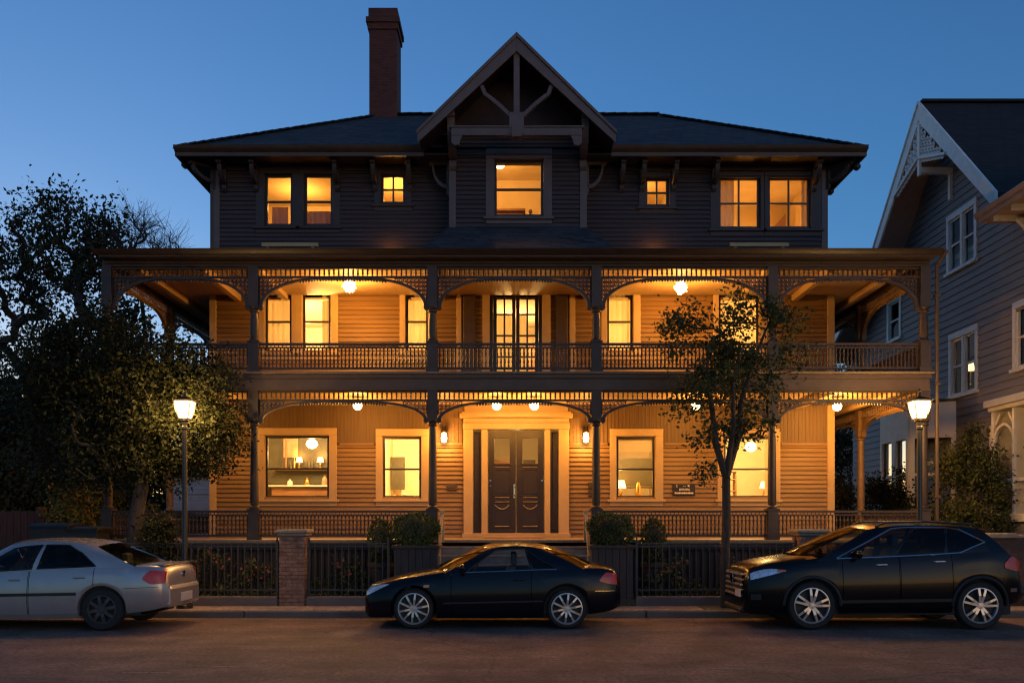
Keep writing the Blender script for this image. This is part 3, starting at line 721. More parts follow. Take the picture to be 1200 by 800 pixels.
def curtain(x0,x1,y,z0,z1,label,mt='curtain',amp=.018,per=.13):
    s=MB(); n=int((x1-x0)/.012)
    ph=random.uniform(0,6)
    def fn(i,j):
        x=x0+(x1-x0)*i/n; t=j/6
        return (x,y+amp*math.sin(2*PI*x/per+ph+.5*math.sin(x*9))*(.55+.45*t),z1-(z1-z0)*t)
    s.grid(fn,n+1,7); o=s.build('curtain',M[mt],None,smooth=2)
    md=o.modifiers.new('thick','SOLIDIFY'); md.thickness=.004
    tag(o,label,'curtain','curtains behind the lit windows')
def furn(name,label,cat,boxes,mt,parts=()):
    x=sum(b[0]+b[1] for b in boxes)/2/len(boxes); zmin=min(b[4] for b in boxes)
    t=thing(name,label,cat,(x,boxes[0][2],zmin))
    groups={}
    for b in boxes: groups.setdefault((b[6] if len(b)>6 else 'frame', b[7] if len(b)>7 else mt),[]).append(b)
    for (pn,pm),bs in groups.items():
        s=MB()
        for b in bs: s.box(*b[:6])
        s.build(pn,M[pm],t,bevel=.008)
    return t
f0=FZ+.05
# W1: bar room with dark upper wall, shelf of lamps and counter
furn('bar_cabinet','dark panelled back bar with a lit shelf, behind the widest ground floor window','bar',
 [(-6.9,-3.5,23.56,23.6,f0+1.30,f0+2.83,'panel','greenpaint'),(-6.2,-3.5,23.25,23.55,f0+1.66,f0+1.72,'shelf','wood'),(-6.2,-3.5,23.1,23.6,f0+.02,f0+1.22,'cabinet','wood'),(-6.3,-3.45,23.02,23.6,f0+1.221,f0+1.26,'counter_top','ceramic'),
  (-5.9,-5.86,23.3,23.34,f0+1.72,f0+2.5,'post','wood'),(-4.2,-4.16,23.3,23.34,f0+1.72,f0+2.7,'post','wood')],'wood')
for i,(xa,xb,za,zb,mt,l) in enumerate(((-6.0,-5.62,f0+2.0,f0+2.6,'cloth','brown framed print left of the bar shelf post'),(-4.05,-3.75,f0+1.95,f0+2.4,'brass','gold framed print at the right of the bar wall'))):
    s=MB(); s.box(xa,xb,23.52,23.555,za,zb); s.box(xa+.05,xb-.05,23.51,23.5195,za+.05,zb-.05); o=s.build('framed_print',M[mt],None,bevel=.005); tag(o,l,'picture','prints on the bar wall')
furn('arm_chair','brown armchair back showing above the sill of the widest ground floor window','armchair',[(-4.35,-3.75,21.6,22.2,f0+.35,f0+.50,'seat','cloth'),(-4.35,-3.75,21.45,21.59,f0+.35,f0+1.18,'backrest','cloth'),(-4.45,-4.36,21.5,22.2,f0+.1,f0+.75,'armrest','cloth'),(-3.74,-3.65,21.5,22.2,f0+.1,f0+.75,'armrest','cloth')]+[(x,x+.06,y,y+.06,f0,f0+.35,'leg','darkwood') for x in (-4.33,-3.83) for y in (21.62,22.1)],'cloth')
for i,(x,l) in enumerate(((-5.55,'left one of three small lamps on the bar shelf'),(-5.0,'middle one of three small lamps on the bar shelf'),(-4.62,'right one of three small lamps on the bar shelf'))): table_lamp(x,23.38,f0+1.72,l,5,.62)
for x in (-5.78,-5.68,-5.30,-5.22,-4.40,-4.30,-4.0,-3.9):
    s=MB(); h=random.uniform(.20,.30); s.lathe([(.032,f0+1.72),(.034,f0+1.72+h*.6),(.012,f0+1.72+h*.75),(.012,f0+1.72+h)],(x,23.4,0),10); o=s.build('bottle',M[random.choice(['darkwood','brass','ceramic','greenpaint'])],None,smooth=.8); tag(o,'small bottle standing on the lit bar shelf','bottle','bottles on the bar shelf')
k=0
for x in (-5.75,-5.3,-4.85,-4.4,-4.15):
    s=MB(); h=.16+.05*(k%3); s.lathe([(.06,f0+1.26),(.08,f0+1.3),(.06,f0+1.26+h*.7),(.02,f0+1.26+h*.85),(.03,f0+1.26+h)],(x,23.2,0),12)
    o=s.build('jar',M[['ceramic','brass','cloth'][k%3]],None,smooth=.8); tag(o,['white jar at the left end of the bar counter','brass jar on the bar counter left of centre','brown jar in the middle of the bar counter','tall white jar on the bar counter right of centre','brass jar at the right end of the bar counter'][k],'jar','jars on the bar counter'); k+=1
furn('dining_table','wooden dining table just inside the widest ground floor window','table',[(-5.6,-4.4,21.7,22.3,f0+.70,f0+.74,'table_top','wood')]+[(x,x+.06,y,y+.06,f0,f0+.70,'leg','wood') for x in (-5.55,-4.5) for y in (21.75,22.2)],'wood')
for x,l in ((-5.35,'left wooden chair at the dining table in the window'),(-4.75,'right wooden chair at the dining table in the window')):
    furn('dining_chair',l,'chair',[(x,x+.42,22.35,22.75,f0+.43,f0+.47,'seat','cloth'),(x,x+.42,22.75,22.79,f0+.47,f0+.98,'backrest','wood')]+[(x+a,x+a+.04,y,y+.04,f0,f0+.43,'leg','wood') for a in (0,.38) for y in (22.36,22.74)],'wood')['group']='chairs at the window table'
pendant(-5.0,22.4,f0+2.25,4.30,'pendant lamp glowing in the widest ground floor window',W=34)
room_light(-5.6,22.0,4.0,13)
# W2: pale room with a dark picture and toys on the sill
furn('wall_picture','dark framed picture on the pale wall left of the door, seen through its window','picture',[(-3.33,-2.95,24.6,24.69,f0+1.2,f0+2.1,'canvas','greenpaint')],'darkwood')
furn('sideboard','low sideboard with ornaments under the window left of the door','sideboard',[(-3.2,-1.5,21.6,22.0,f0,f0+.72,'cabinet','wood'),(-3.2,-1.5,21.55,22.05,f0+.721,f0+.75,'top','wood')],'wood')
cl=['round brown ornament at the left of the sideboard','white ornament beside the round brown one','small brown pot near the middle of the sideboard','dark ornament at the right of the sideboard']
for i,x in enumerate((-2.85,-2.62,-2.30,-2.05)):
    s=MB(); h=.22+.06*(i%2); s.lathe([(.05,f0+.75),(.09,f0+.75+h*.35),(.05,f0+.75+h*.62),(.07,f0+.75+h*.8),(.02,f0+.75+h)],(x,21.75,0),12); o=s.build('ornament',M[['cloth','ceramic','cloth','darkwood'][i]],None,smooth=.8); tag(o,cl[i],'ornament','ornaments on the sideboard')
room_light(-2.3,22.6,3.9,48); curtain(-2.1,-1.95,21.35,f0+.4,4.2,'narrow pale curtain in the window left of the door')
# hall behind the front door
room_light(.1,22.6,3.8,5)
furn('hall_screen','brown folding screen in the hall behind the front door','screen',[(-.5,.02,23.4,23.45,f0,f0+1.95,'panel','wood'),(.3,.62,23.6,23.65,f0,f0+1.95,'panel','darkwood')],'wood')
# W3: roller blind, dark valance, table lamp
s=MB(); q=win1[2]; s.box(q[0]+.06,q[1]-.06,YW+.13,YW+.136,q[3]-.36,q[3]-.05); s.tube([(q[0]+.05,YW+.15,q[3]-.06),(q[1]-.05,YW+.15,q[3]-.06)],.02,8); o=s.build('roller_blind',M['curtain'],None); tag(o,'yellow roller blind half down in the window right of the door','blind')
s=MB(); s.box(q[0]-.1,q[1]+.3,23.0,23.05,f0+1.25,f0+1.95); s.box(q[0]-.1,q[1]+.3,22.9,23.0,f0+1.18,f0+1.24); o=s.build('wall_cabinet',M['greenpaint'],None,bevel=.008); tag(o,'dark green cabinet hung in the room right of the door','cabinet')
furn('console_table','console table with a lamp behind the window right of the door','table',[(2.2,3.7,22.2,22.6,f0+.90,f0+.94,'table_top','wood')]+[(x,x+.05,y,y+.05,f0,f0+.90,'leg','wood') for x in (2.25,3.6) for y in (22.25,22.5)],'wood')
table_lamp(2.72,22.4,f0+.94,'small glowing lamp low in the window right of the door',24,.9)
s=MB(); s.lathe([(.05,f0+.94),(.08,f0+1.05),(.06,f0+1.2),(.03,f0+1.3)],(3.15,22.35,0),12); o=s.build('vase',M['brass'],None,smooth=.8); tag(o,'brass vase beside the small glowing lamp','vase')
room_light(2.7,21.9,3.9,16)
# W4: bright lamps and a dresser
furn('dresser','tall wooden dresser with shelves behind the window right of the sign','dresser',[(5.0,5.8,23.0,23.4,f0,f0+.8,'cabinet','wood'),(5.0,5.04,23.1,23.4,f0+.8,f0+1.6,'side_panel','wood'),(5.76,5.8,23.1,23.4,f0+.8,f0+1.6,'side_panel','wood'),(5.04,5.76,23.1,23.4,f0+1.1,f0+1.13,'shelf','wood'),(5.04,5.76,23.1,23.4,f0+1.4,f0+1.43,'shelf','wood'),(5.0,5.8,23.05,23.4,f0+1.601,f0+1.64,'top','wood')],'wood')
pendant(6.05,22.7,f0+2.2,4.30,'bright pendant lamp in the window behind the street tree',W=40); table_lamp(6.25,22.2,f0+.97,'white lamp on the low chest behind the street tree',10,.75)
furn('low_chest','low dark chest standing under the white lamp','chest',[(5.9,6.7,22.0,22.4,f0,f0+.95,'body','darkwood'),(5.88,6.72,21.98,22.42,f0+.951,f0+.97,'top','wood')],'wood')
curtain(6.0,6.12,21.3,f0+.4,4.2,'pale curtain at the right edge of the window behind the tree')
room_light(5.6,21.9,4.0,26)
# first floor: sheers close to the panes, lamps behind
for q,l in zip(win2,('left of the two paired first floor windows, pale curtain','right of the two paired first floor windows, pale curtain','pale curtain in the single first floor window left of the balcony doors','pale curtain in the single first floor window right of the balcony doors','pale curtain in the wide first floor window behind the tree')):
    if q is win2[1]:
        curtain(q[0]+.42,q[1]-.03,YW+.24,q[2]-.1,q[3]+.05,l)
    else: curtain(q[0]-.02,q[1]+.02,YW+.24,q[2]-.1,q[3]+.05,l)
for (x,W) in ((-5.2,60),(-2.35,36),(.1,13),(2.5,36),(5.5,52)): room_light(x,21.62 if abs(x)>.5 else 22.6,6.2,W,.25)
curtain(wx(577,YW),wx(600,YW),YW+.5,DZ+.1,6.7,'pale curtain behind the left balcony door')
curtain(wx(605,YW),wx(617,YW),YW+.5,DZ+.1,6.7,'narrow pale curtain behind the right balcony door')
furn('tall_wardrobe','tall brown wardrobe inside the balcony doors','wardrobe',[(.25,1.1,23.2,23.7,DZ+.05,DZ+1.75,'body','wood'),(.27,.67,23.17,23.2,DZ+.15,DZ+1.7,'door','wood'),(.69,1.08,23.17,23.2,DZ+.15,DZ+1.7,'door','wood')],'wood')
# top floor
g=7.78
q=win3[0]; curtain(q[0]+.12,q[0]+.5,YW+.22,q[2]-.1,wz(234,YW)-.1,'mauve half curtain in the left paired attic window','curtain2')
q=win3[1]; curtain(q[0]-.02,q[1]+.02,YW+.22,q[2]-.1,wz(244,YW),'mauve half curtain in the right paired attic window','curtain2')
room_light(-5.3,22.4,9.6,26); room_light(-2.9,22.0,9.5,26); room_light(2.9,22.0,9.5,18)
pendant(-.30,21.6,10.33,10.55,'small ceiling lamp shining in the gable window',W=20)
furn('brown_cupboard','brown cupboard low in the gable window','cupboard',[(-.75,.28,22.2,22.7,g,g+1.62,'body','wood'),(-.80,.33,22.15,22.72,g+1.621,g+1.68,'top','wood'),(-.65,.2,22.17,22.2,g+.2,g+1.52,'door','wood')],'wood')
s=MB(); s.lathe([(.05,0),(.05,.03),(.018,.05),(.018,.5),(.05,.55),(.03,.62)],(.46,22.35,g+1.1),10); o=s.build('figurine',M['darkwood'],None,smooth=.8); tag(o,'thin dark figurine beside the brown cupboard in the gable window','figurine')
s=MB(); s.box(.36,.60,22.2,22.6,g,g+1.10); o=s.build('stand',M['cream'],None); tag(o,'pale stand under the thin dark figurine','stand')
q=win3[4]; curtain(q[0],q[0]+.42,YW+.22,q[2]-.1,q[3]+.05,'pale curtain at the left of the wide attic windows')
q=win3[5]; curtain(q[1]-.14,q[1],YW+.22,q[2]-.1,q[3]+.05,'narrow pale curtain at the right of the wide attic windows')
furn('wall_lamp_bracket','small dark wall bracket inside the wide attic window','bracket',[(5.35,5.48,23.35,23.6,8.95,9.05,'arm','darkwood'),(5.38,5.45,23.3,23.36,8.95,9.12,'cup','darkwood')],'darkwood')
s=MB(); s.prism([(6.2,8.5),(6.9,9.3),(6.9,9.36),(6.2,8.56)],lambda u,v,t:(u,t,v),22.6,22.66)
s.prism([(6.55,7.8),(7.0,7.8),(7.0,9.6),(6.55,9.1)],lambda u,v,t:(u,t,v),22.9,22.95); o=s.build('stair_rail_panel',M['curtain2'],None); tag(o,'sloping stair handrail and panel in the right attic window','stair rail')
room_light(5.4,22.6,8.6,22); room_light(6.3,22.3,8.3,14)
# ------------------------------------------------------------------ ground, road, kerb, sidewalk
def groundmat(name, c1, c2, cracks=False, joints=0):
    m=mat(name,c1,.88,.25,1.2,(1,1,1),.35,120,hue2=c2); nt=m.node_tree; b=nt.nodes['Principled BSDF']
    src=b.inputs['Base Color'].links[0].from_socket
    tc=nt.nodes['Texture Coordinate']
    n=nt.nodes.new('ShaderNodeTexNoise'); n.inputs['Scale'].default_value=20; n.inputs['Detail'].default_value=6; n.inputs['Roughness'].default_value=.8
    nt.links.new(tc.outputs['Object'],n.inputs['Vector'])
    mr=nt.nodes.new('ShaderNodeMapRange'); mr.inputs[1].default_value=.35; mr.inputs[2].default_value=.65; mr.inputs[3].default_value=.35; mr.inputs[4].default_value=1.7
    nt.links.new(n.outputs['Fac'],mr.inputs[0])
    mx=nt.nodes.new('ShaderNodeMix'); mx.data_type='RGBA'; mx.blend_type='MULTIPLY'; mx.inputs['Factor'].default_value=1
    nt.links.new(src,mx.inputs[6]); nt.links.new(mr.outputs[0],mx.inputs[7]); last=mx.outputs[2]
    if cracks:
        mp3=nt.nodes.new('ShaderNodeMapping'); mp3.inputs['Scale'].default_value=(.10,.9,1); nt.links.new(tc.outputs['Object'],mp3.inputs['Vector'])
        for vec,sc,lo,hi in ((tc.outputs['Object'],6.5,.74,1.28),(mp3.outputs['Vector'],1.7,.80,1.18),(tc.outputs['Object'],.55,.85,1.14)):
            n3=nt.nodes.new('ShaderNodeTexNoise'); n3.inputs['Scale'].default_value=sc; n3.inputs['Detail'].default_value=9; n3.inputs['Roughness'].default_value=.78
            nt.links.new(vec,n3.inputs['Vector']); r3=nt.nodes.new('ShaderNodeMapRange'); r3.inputs[1].default_value=.36; r3.inputs[2].default_value=.64; r3.inputs[3].default_value=lo; r3.inputs[4].default_value=hi
            nt.links.new(n3.outputs['Fac'],r3.inputs[0]); m3=nt.nodes.new('ShaderNodeMix'); m3.data_type='RGBA'; m3.blend_type='MULTIPLY'; m3.inputs['Factor'].default_value=1
            nt.links.new(last,m3.inputs[6]); nt.links.new(r3.outputs[0],m3.inputs[7]); last=m3.outputs[2]
        # tar-filled wandering cracks and long patches
        v=nt.nodes.new('ShaderNodeTexVoronoi'); v.feature='DISTANCE_TO_EDGE'; v.inputs['Scale'].default_value=.33
        w=nt.nodes.new('ShaderNodeTexNoise'); w.inputs['Scale'].default_value=1.6; w.inputs['Detail'].default_value=5
        ad=nt.nodes.new('ShaderNodeMix'); ad.data_type='RGBA'; ad.inputs['Factor'].default_value=.22
        nt.links.new(tc.outputs['Object'],w.inputs['Vector']); nt.links.new(tc.outputs['Object'],ad.inputs[6]); nt.links.new(w.outputs['Color'],ad.inputs[7]); nt.links.new(ad.outputs[2],v.inputs['Vector'])
        cr=nt.nodes.new('ShaderNodeMapRange'); cr.inputs[1].default_value=0; cr.inputs[2].default_value=.006; cr.inputs[3].default_value=.55; cr.inputs[4].default_value=1
        nt.links.new(v.outputs['Distance'],cr.inputs[0])
        m2=nt.nodes.new('ShaderNodeMix'); m2.data_type='RGBA'; m2.blend_type='MULTIPLY'; m2.inputs['Factor'].default_value=1
        nt.links.new(last,m2.inputs[6]); nt.links.new(cr.outputs[0],m2.inputs[7]); last=m2.outputs[2]
    nt.links.new(last,b.inputs['Base Color']); return m
M['asphalt']=groundmat('asphalt_surface',(.115,.068,.049),(.160,.096,.070),True)
M['walk']=groundmat('sidewalk_concrete',(.28,.19,.13),(.36,.25,.18))
tag_=None
M['soil']=groundmat('garden_soil',(.045,.04,.025),(.07,.06,.035))
KY=16.05; SW=16.97
g=MB(); g.quad((-400,-200,-.02),(400,-200,-.02),(400,900,-.02),(-400,900,-.02)); tag(g.build('ground',M['soil']),kind='structure')
R3=np.random.default_rng(3)
g=MB(); n=240; xs_=np.linspace(-420,420,n); hh=9+4*np.sin(xs_*.011+1)+2.5*np.sin(xs_*.037)+R3.normal(size=n)*.9
for i in range(n-1):
    a,b_=xs_[i],xs_[i+1]; g.quad((a,170,-1),(b_,170,-1),(b_,215,hh[i+1]),(a,215,hh[i])); g.quad((a,215,hh[i]),(b_,215,hh[i+1]),(b_,300,-1),(a,300,-1))
tag(g.build('hills',M['leafbg']),kind='structure')
g=MB(); nx=60
g.quad((-80,-8,0),(80,-8,0),(80,KY,0),(-80,KY,0)); tag(g.build('road',M['asphalt']),kind='structure')
g=MB()
for k in range(-33,34): o_=random.uniform(-.004,.004); g.box(k*2.4+.008,k*2.4+2.392,KY-.02+o_,KY+.14+o_,-.015,.12+random.uniform(-.004,.004))
tag(g.build('kerb',M['conc'],bevel=.022),kind='structure')
g=MB(); x=-40
while x<40:
    g.box(x+.006,x+1.5-.006,KY+.146,SW,-.015,.122+random.uniform(-.003,.003)); x+=1.5
tag(g.build('sidewalk',M['walk'],bevel=.008),kind='structure')
g=MB(); g.quad((-60,SW+.02,.24),(60,SW+.02,.24),(60,60,.30),(-60,60,.30)); g.quad((-60,SW+.02,-.02),(60,SW+.02,-.02),(60,SW+.02,.24),(-60,SW+.02,.24)); tag(g.build('garden_ground',M['soil']),kind='structure')
# worn paint dashes on the road
s=MB()
for px,py,L in ((262,781,.30),(172,788,.55),(560,786,.5),(848,783,.5)):
    d=1.7*F/(py-612); x=wx(px,d)
    for k in range(9):
        a=x-L/2+L*k/9+random.uniform(-.01,.01); s.quad((a,d-.02+.02*random.random(),.004),(a+L/9*.8,d-.02+.02*random.random(),.004),(a+L/9*.85,d+.03,.004),(a,d+.03,.004))
tag(s.build('road_marking',mat('worn_paint',(.22,.20,.18),.8,.3,30)),kind='structure')
# ------------------------------------------------------------------ fence, pillars, walls, planters
def kerbwall(x0,x1,label):
    s=MB(); s.box(x0,x1,SW+.005,SW+.22,.05,.30); o=s.build('garden_kerb',M['conc'],bevel=.025); tag(o,label,'low wall','low concrete walls under the iron fence')
def iron_fence(x0,x1,label):
    t=thing('iron_fence',label,'fence',((x0+x1)/2,SW+.12,.30),'iron fence sections along the garden')
    y=SW+.12
    for za,zb,w in ((1.235,1.265,.012),(.40,.43,.012),(1.29,1.315,.02)): r=MB(); r.box(x0,x1,y-w,y+w,za,zb); r.build('rail',M['iron'],t)
    n=int((x1-x0)/.125); p=MB()
    for k in range(n+1):
        x=x0+(x1-x0)*k/n; p.box(x-.0095,x+.0095,y-.0095,y+.0095,.302,1.289)
    p.build('pickets',M['iron'],t)
    for x in (x0+.02,x1-.02):
        q=MB(); q.box(x-.022,x+.022,y-.022,y+.022,.302,1.36); q.lathe([(.03,1.36),(.03,1.37),(.012,1.38),(.022,1.40),(.004,1.425)],(x,y,0),8); q.build('post',M['iron'],t)
kerbwall(-7.5,-4.45,'low concrete wall left of the brick pillar'); kerbwall(-3.90,-2.33,'low concrete wall between the brick pillar and the left planter'); kerbwall(2.35,5.44,'low concrete wall beside the street tree')
iron_fence(-7.4,-4.46,'iron picket fence left of the brick pillar'); iron_fence(-3.89,-2.34,'iron picket fence between brick pillar and left planter box'); iron_fence(2.36,5.43,'iron picket fence behind the street tree, right of the door')
iron_fence(6.05,9.0,'iron picket fence behind the black suv')
def pillar(x,y,w,z1,label):
    t=thing('brick_pillar',label,'pillar',(x,y,.12),'brick garden pillars')
    s=MB(); h=w/2; s.box(x-h+.012,x+h-.012,y-h+.012,y+h-.012,.05,z1); s.build('mortar_core',M['mortar'],t)
    b=MB(); z=.122; k=0; bh=.062
    while z+bh<z1:
        bl=w/2.0
        for side in range(4):
            T=Matrix.Translation((x,y,0))@Matrix.Rotation(side*PI/2,4,'Z'); b.M=T
            cuts=[-h,-h+bl/2,-h+bl*1.5,h] if k%2 else [-h,0,h]
            for i in range(len(cuts)-1):
                o=random.uniform(-.003,.004)
                b.box(cuts[i]+.005,cuts[i+1]-.005,-h-o,-h+.03,z,z+bh)
        z+=bh+.011; k+=1
    b.M=None
    b.build('brickwork',M['brick3'],t,bevel=.004)
    c=MB(); c.box(x-h-.035,x+h+.035,y-h-.035,y+h+.035,z1,z1+.05); c.box(x-h-.06,x+h+.06,y-h-.06,y+h+.06,z1+.051,z1+.12); c.build('cap',M['stone'],t,bevel=.018)
pillar(-4.175,SW+.26,.48,1.45,'red brick pillar with a stone cap in the iron fence left of the car'); pillar(5.73,SW+.3,.5,1.45,'brick pillar with a pale stone cap just behind the hood of the suv')
t=thing('brick_wall','reddish brick garden wall with stone coping behind the tail of the suv','wall',(11.2,SW+.3,.12))
s=MB(); s.box(9.1,14,SW+.15,SW+.42,.05,1.40); s.build('brickwork',M['brick2'],t,bevel=.01)
s=MB(); s.box(9.06,9.62,SW+.06,SW+.5,1.401,1.50)
for k in range(8): s.box(9.63+k*.55,9.63+k*.55+.54,SW+.11,SW+.46,1.401,1.47)
s.build('coping',M['stone'],t,bevel=.02)
def planter(x0,x1,label,blabel,glabel):
    t=thing('planter_box',label,'planter',((x0+x1)/2,SW+.4,.12),'planter boxes beside the front steps')
    s=MB(); n=6; z0,z1=.125,1.24; y0,y1=SW+.05,SW+.80; W=(x1-x0)
    s.box(x0+.03,x1-.03,y0+.03,y1-.03,z0,z1-.02)
    for k in range(n): s.box(x0+W*k/n+.003,x0+W*(k+1)/n-.003,y0,y0+.029,z0+.02,z1-.03)
    for k in range(n):
        a=y0+.03+(y1-y0-.03)*k/n; s.box(x0,x0+.029,a,a+(y1-y0-.03)/n-.006,z0+.02,z1-.03); s.box(x1-.029,x1,a,a+(y1-y0-.03)/n-.006,z0+.02,z1-.03)
    s.build('box',M['planter'],t,bevel=.005)
    s=MB(); frame_bars(s,x0-.03,x1+.03,y0-.03,y1+.03,0,0,.0) if False else None
    s.box(x0-.04,x1+.04,y0-.04,y0+.06,z1-.03,z1+.03); s.box(x0-.04,x1+.04,y1-.06,y1+.04,z1-.03,z1+.03); s.box(x0-.04,x0+.06,y0+.06,y1-.06,z1-.03,z1+.03); s.box(x1-.06,x1+.04,y0+.06,y1-.06,z1-.03,z1+.03)
    s.build('rim',M['planter'],t,bevel=.008)
    s=MB(); s.box(x0+.06,x1-.06,y0+.06,y1-.06,z1-.04,z1-.005); s.build('soil',M['soil'],t)
def shrub(x,y,z,rx,rz,label,n=5200,lm='leaftop',size=.045,group='clipped shrubs by the steps',noise=.10,cat='shrub',stem=True,ry=None,core=True):
    t=thing('shrub',label,cat,(x,y,z),group); ry=ry or rx
    c=MB()
    if core:
        c.lathe([(.001,-.86),(.5,-.72),(.78,-.35),(.85,0),(.78,.35),(.5,.68),(.001,.84)],(0,0,0),14); 
        for v in c.v: v.x=v.x*rx*.92+x; v.y=v.y*ry*.92+y; v.z=v.z*rz*.92+z+rz
    d=RNG.normal(size=(n,3)); d/=np.linalg.norm(d,axis=1)[:,None]
    ph=RNG.uniform(0,6,6)
    bump=1+noise*(np.sin(5*d[:,0]+ph[0])*np.sin(5*d[:,2]+ph[1])+.7*np.sin(9*d[:,1]+ph[2])*np.sin(8*d[:,0]+7*d[:,2]+ph[3]))
    r=(RNG.uniform(.80,1.03,n)**.7*bump)[:,None]
    # squarish clipped block: superellipse
    e=(np.abs(d)**2.6).sum(1)**(-1/2.6); d=d*e[:,None]
    p=d*r*np.array([rx,ry,rz])+np.array([x,y,z+rz])
    p=p[p[:,2]>z-.02]
    m_=MB(); leaf_cloud(m_,p,size,-.5); 
    m_.build('foliage',M[lm],t,recalc=False)
    if core: c.build('inner_twigs',M['barkdk'],t,smooth=1)
    if stem:
        s=MB(); s.tube([(x,y,z-.03),(x,y,z+rz*.6)],.03,8); s.build('trunk',M['barkdk'],t)
planter(wx(693,17.1),wx(741.5,17.1),'dark wooden planter box right of the front steps','',''); planter(wx(462,17.1),wx(513,17.1),'dark wooden planter box left of the front steps','','')
shrub(wx(716,17.4),17.40,1.23,.43,.32,'round clipped shrub in the right planter box'); shrub(wx(487,17.4),17.40,1.23,.44,.32,'round clipped shrub in the left planter box')
shrub(wx(766,17.9),17.9,.9,.24,.43,'smaller clipped shrub right of the right planter',2400); shrub(wx(446,17.9),17.9,.9,.24,.43,'smaller clipped shrub left of the left planter',2400)
for i,(x0,x1) in enumerate(((wx(750,17.9),wx(782,17.9)),(wx(430,17.9),wx(462,17.9)))):
    s=MB(); xm_=(x0+x1)/2; s.lathe([(.17,.26),(.24,.80),(.26,.82),(.26,.9),(.22,.9)],(xm_,17.9,0),14); o=s.build('plant_pot',M['planter'],None,smooth=.6); tag(o,['tall dark pot under the smaller shrub on the right','tall dark pot under the smaller shrub on the left'][i],'plant pot','tall plant pots')
# garden plants behind the fence
n=5200
p=[]
for a,b_ in ((-7.4,-2.4),(2.5,9.0)):
    k=int(n*(b_-a)/11.5); xs=RNG.uniform(a,b_,k); ys=RNG.uniform(SW+.25,YP-.15,k); hh=.12+.22*np.abs(np.sin(xs*3.1)*np.sin(ys*5+xs))+.1*np.sin(xs*7.7); p.append(np.stack([xs,ys,.27+np.abs(hh)*RNG.uniform(0,1,k)],1))
m_=MB(); leaf_cloud(m_,np.concatenate(p),.085,-.8); o=m_.build('ground_cover',M['leaf'],None,recalc=False); tag(o,'low leafy ground cover behind the iron fence','ground cover',kind='stuff')
def flower_bush(x,label,h=.75,nf=14):
    t=thing('flower_plant',label,'plant',(x,17.75,.27),'flowering plants behind the iron fence')
    s=MB(); tips=[]
    for k in range(9):
        a=random.uniform(0,6.28); r=random.uniform(.1,.35); q=Vector((x+r*math.cos(a),17.75+r*.6*math.sin(a),.27+h*random.uniform(.6,1.05))); tips.append(q)
        s.tube([(x,17.75,.25),Vector((x,17.75,.27)).lerp(q,.5)+Vector((0,0,.06)),q],[.009,.007,.003],5)
    s.build('stem',M['barkdk'],t)
    pts=np.concatenate([RNG.normal(size=(40,3))*.085+np.array(q) for q in tips]); m_=MB(); leaf_cloud(m_,pts,.07,-.2); m_.build('foliage',M['leaf'],t,recalc=False)
    f=MB()
    for k in range(nf):
        q=random.choice(tips)+Vector((random.gauss(0,.08),random.gauss(-.04,.06),random.gauss(.02,.05)))
        for j in range(5):
            a=2*PI*j/5; f.poly([q,q+Vector((.03*math.cos(a),-.012,.03*math.sin(a))),q+Vector((.03*math.cos(a+.9),-.012,.03*math.sin(a+.9)))])
    f.build('blossom',M['flower'],t,recalc=False)
for x,l in ((-5.95,'tallest orange flowering plant behind the fence left of the pillar'),(-5.05,'orange flowering plant just left of the brick pillar'),(-3.2,'orange flowering plant right of the brick pillar'),(3.1,'orange flowering plant just right of the right planter'),(4.6,'orange flowering plant beside the street tree')): flower_bush(x,l,.6 if x>-5.9 else .8)
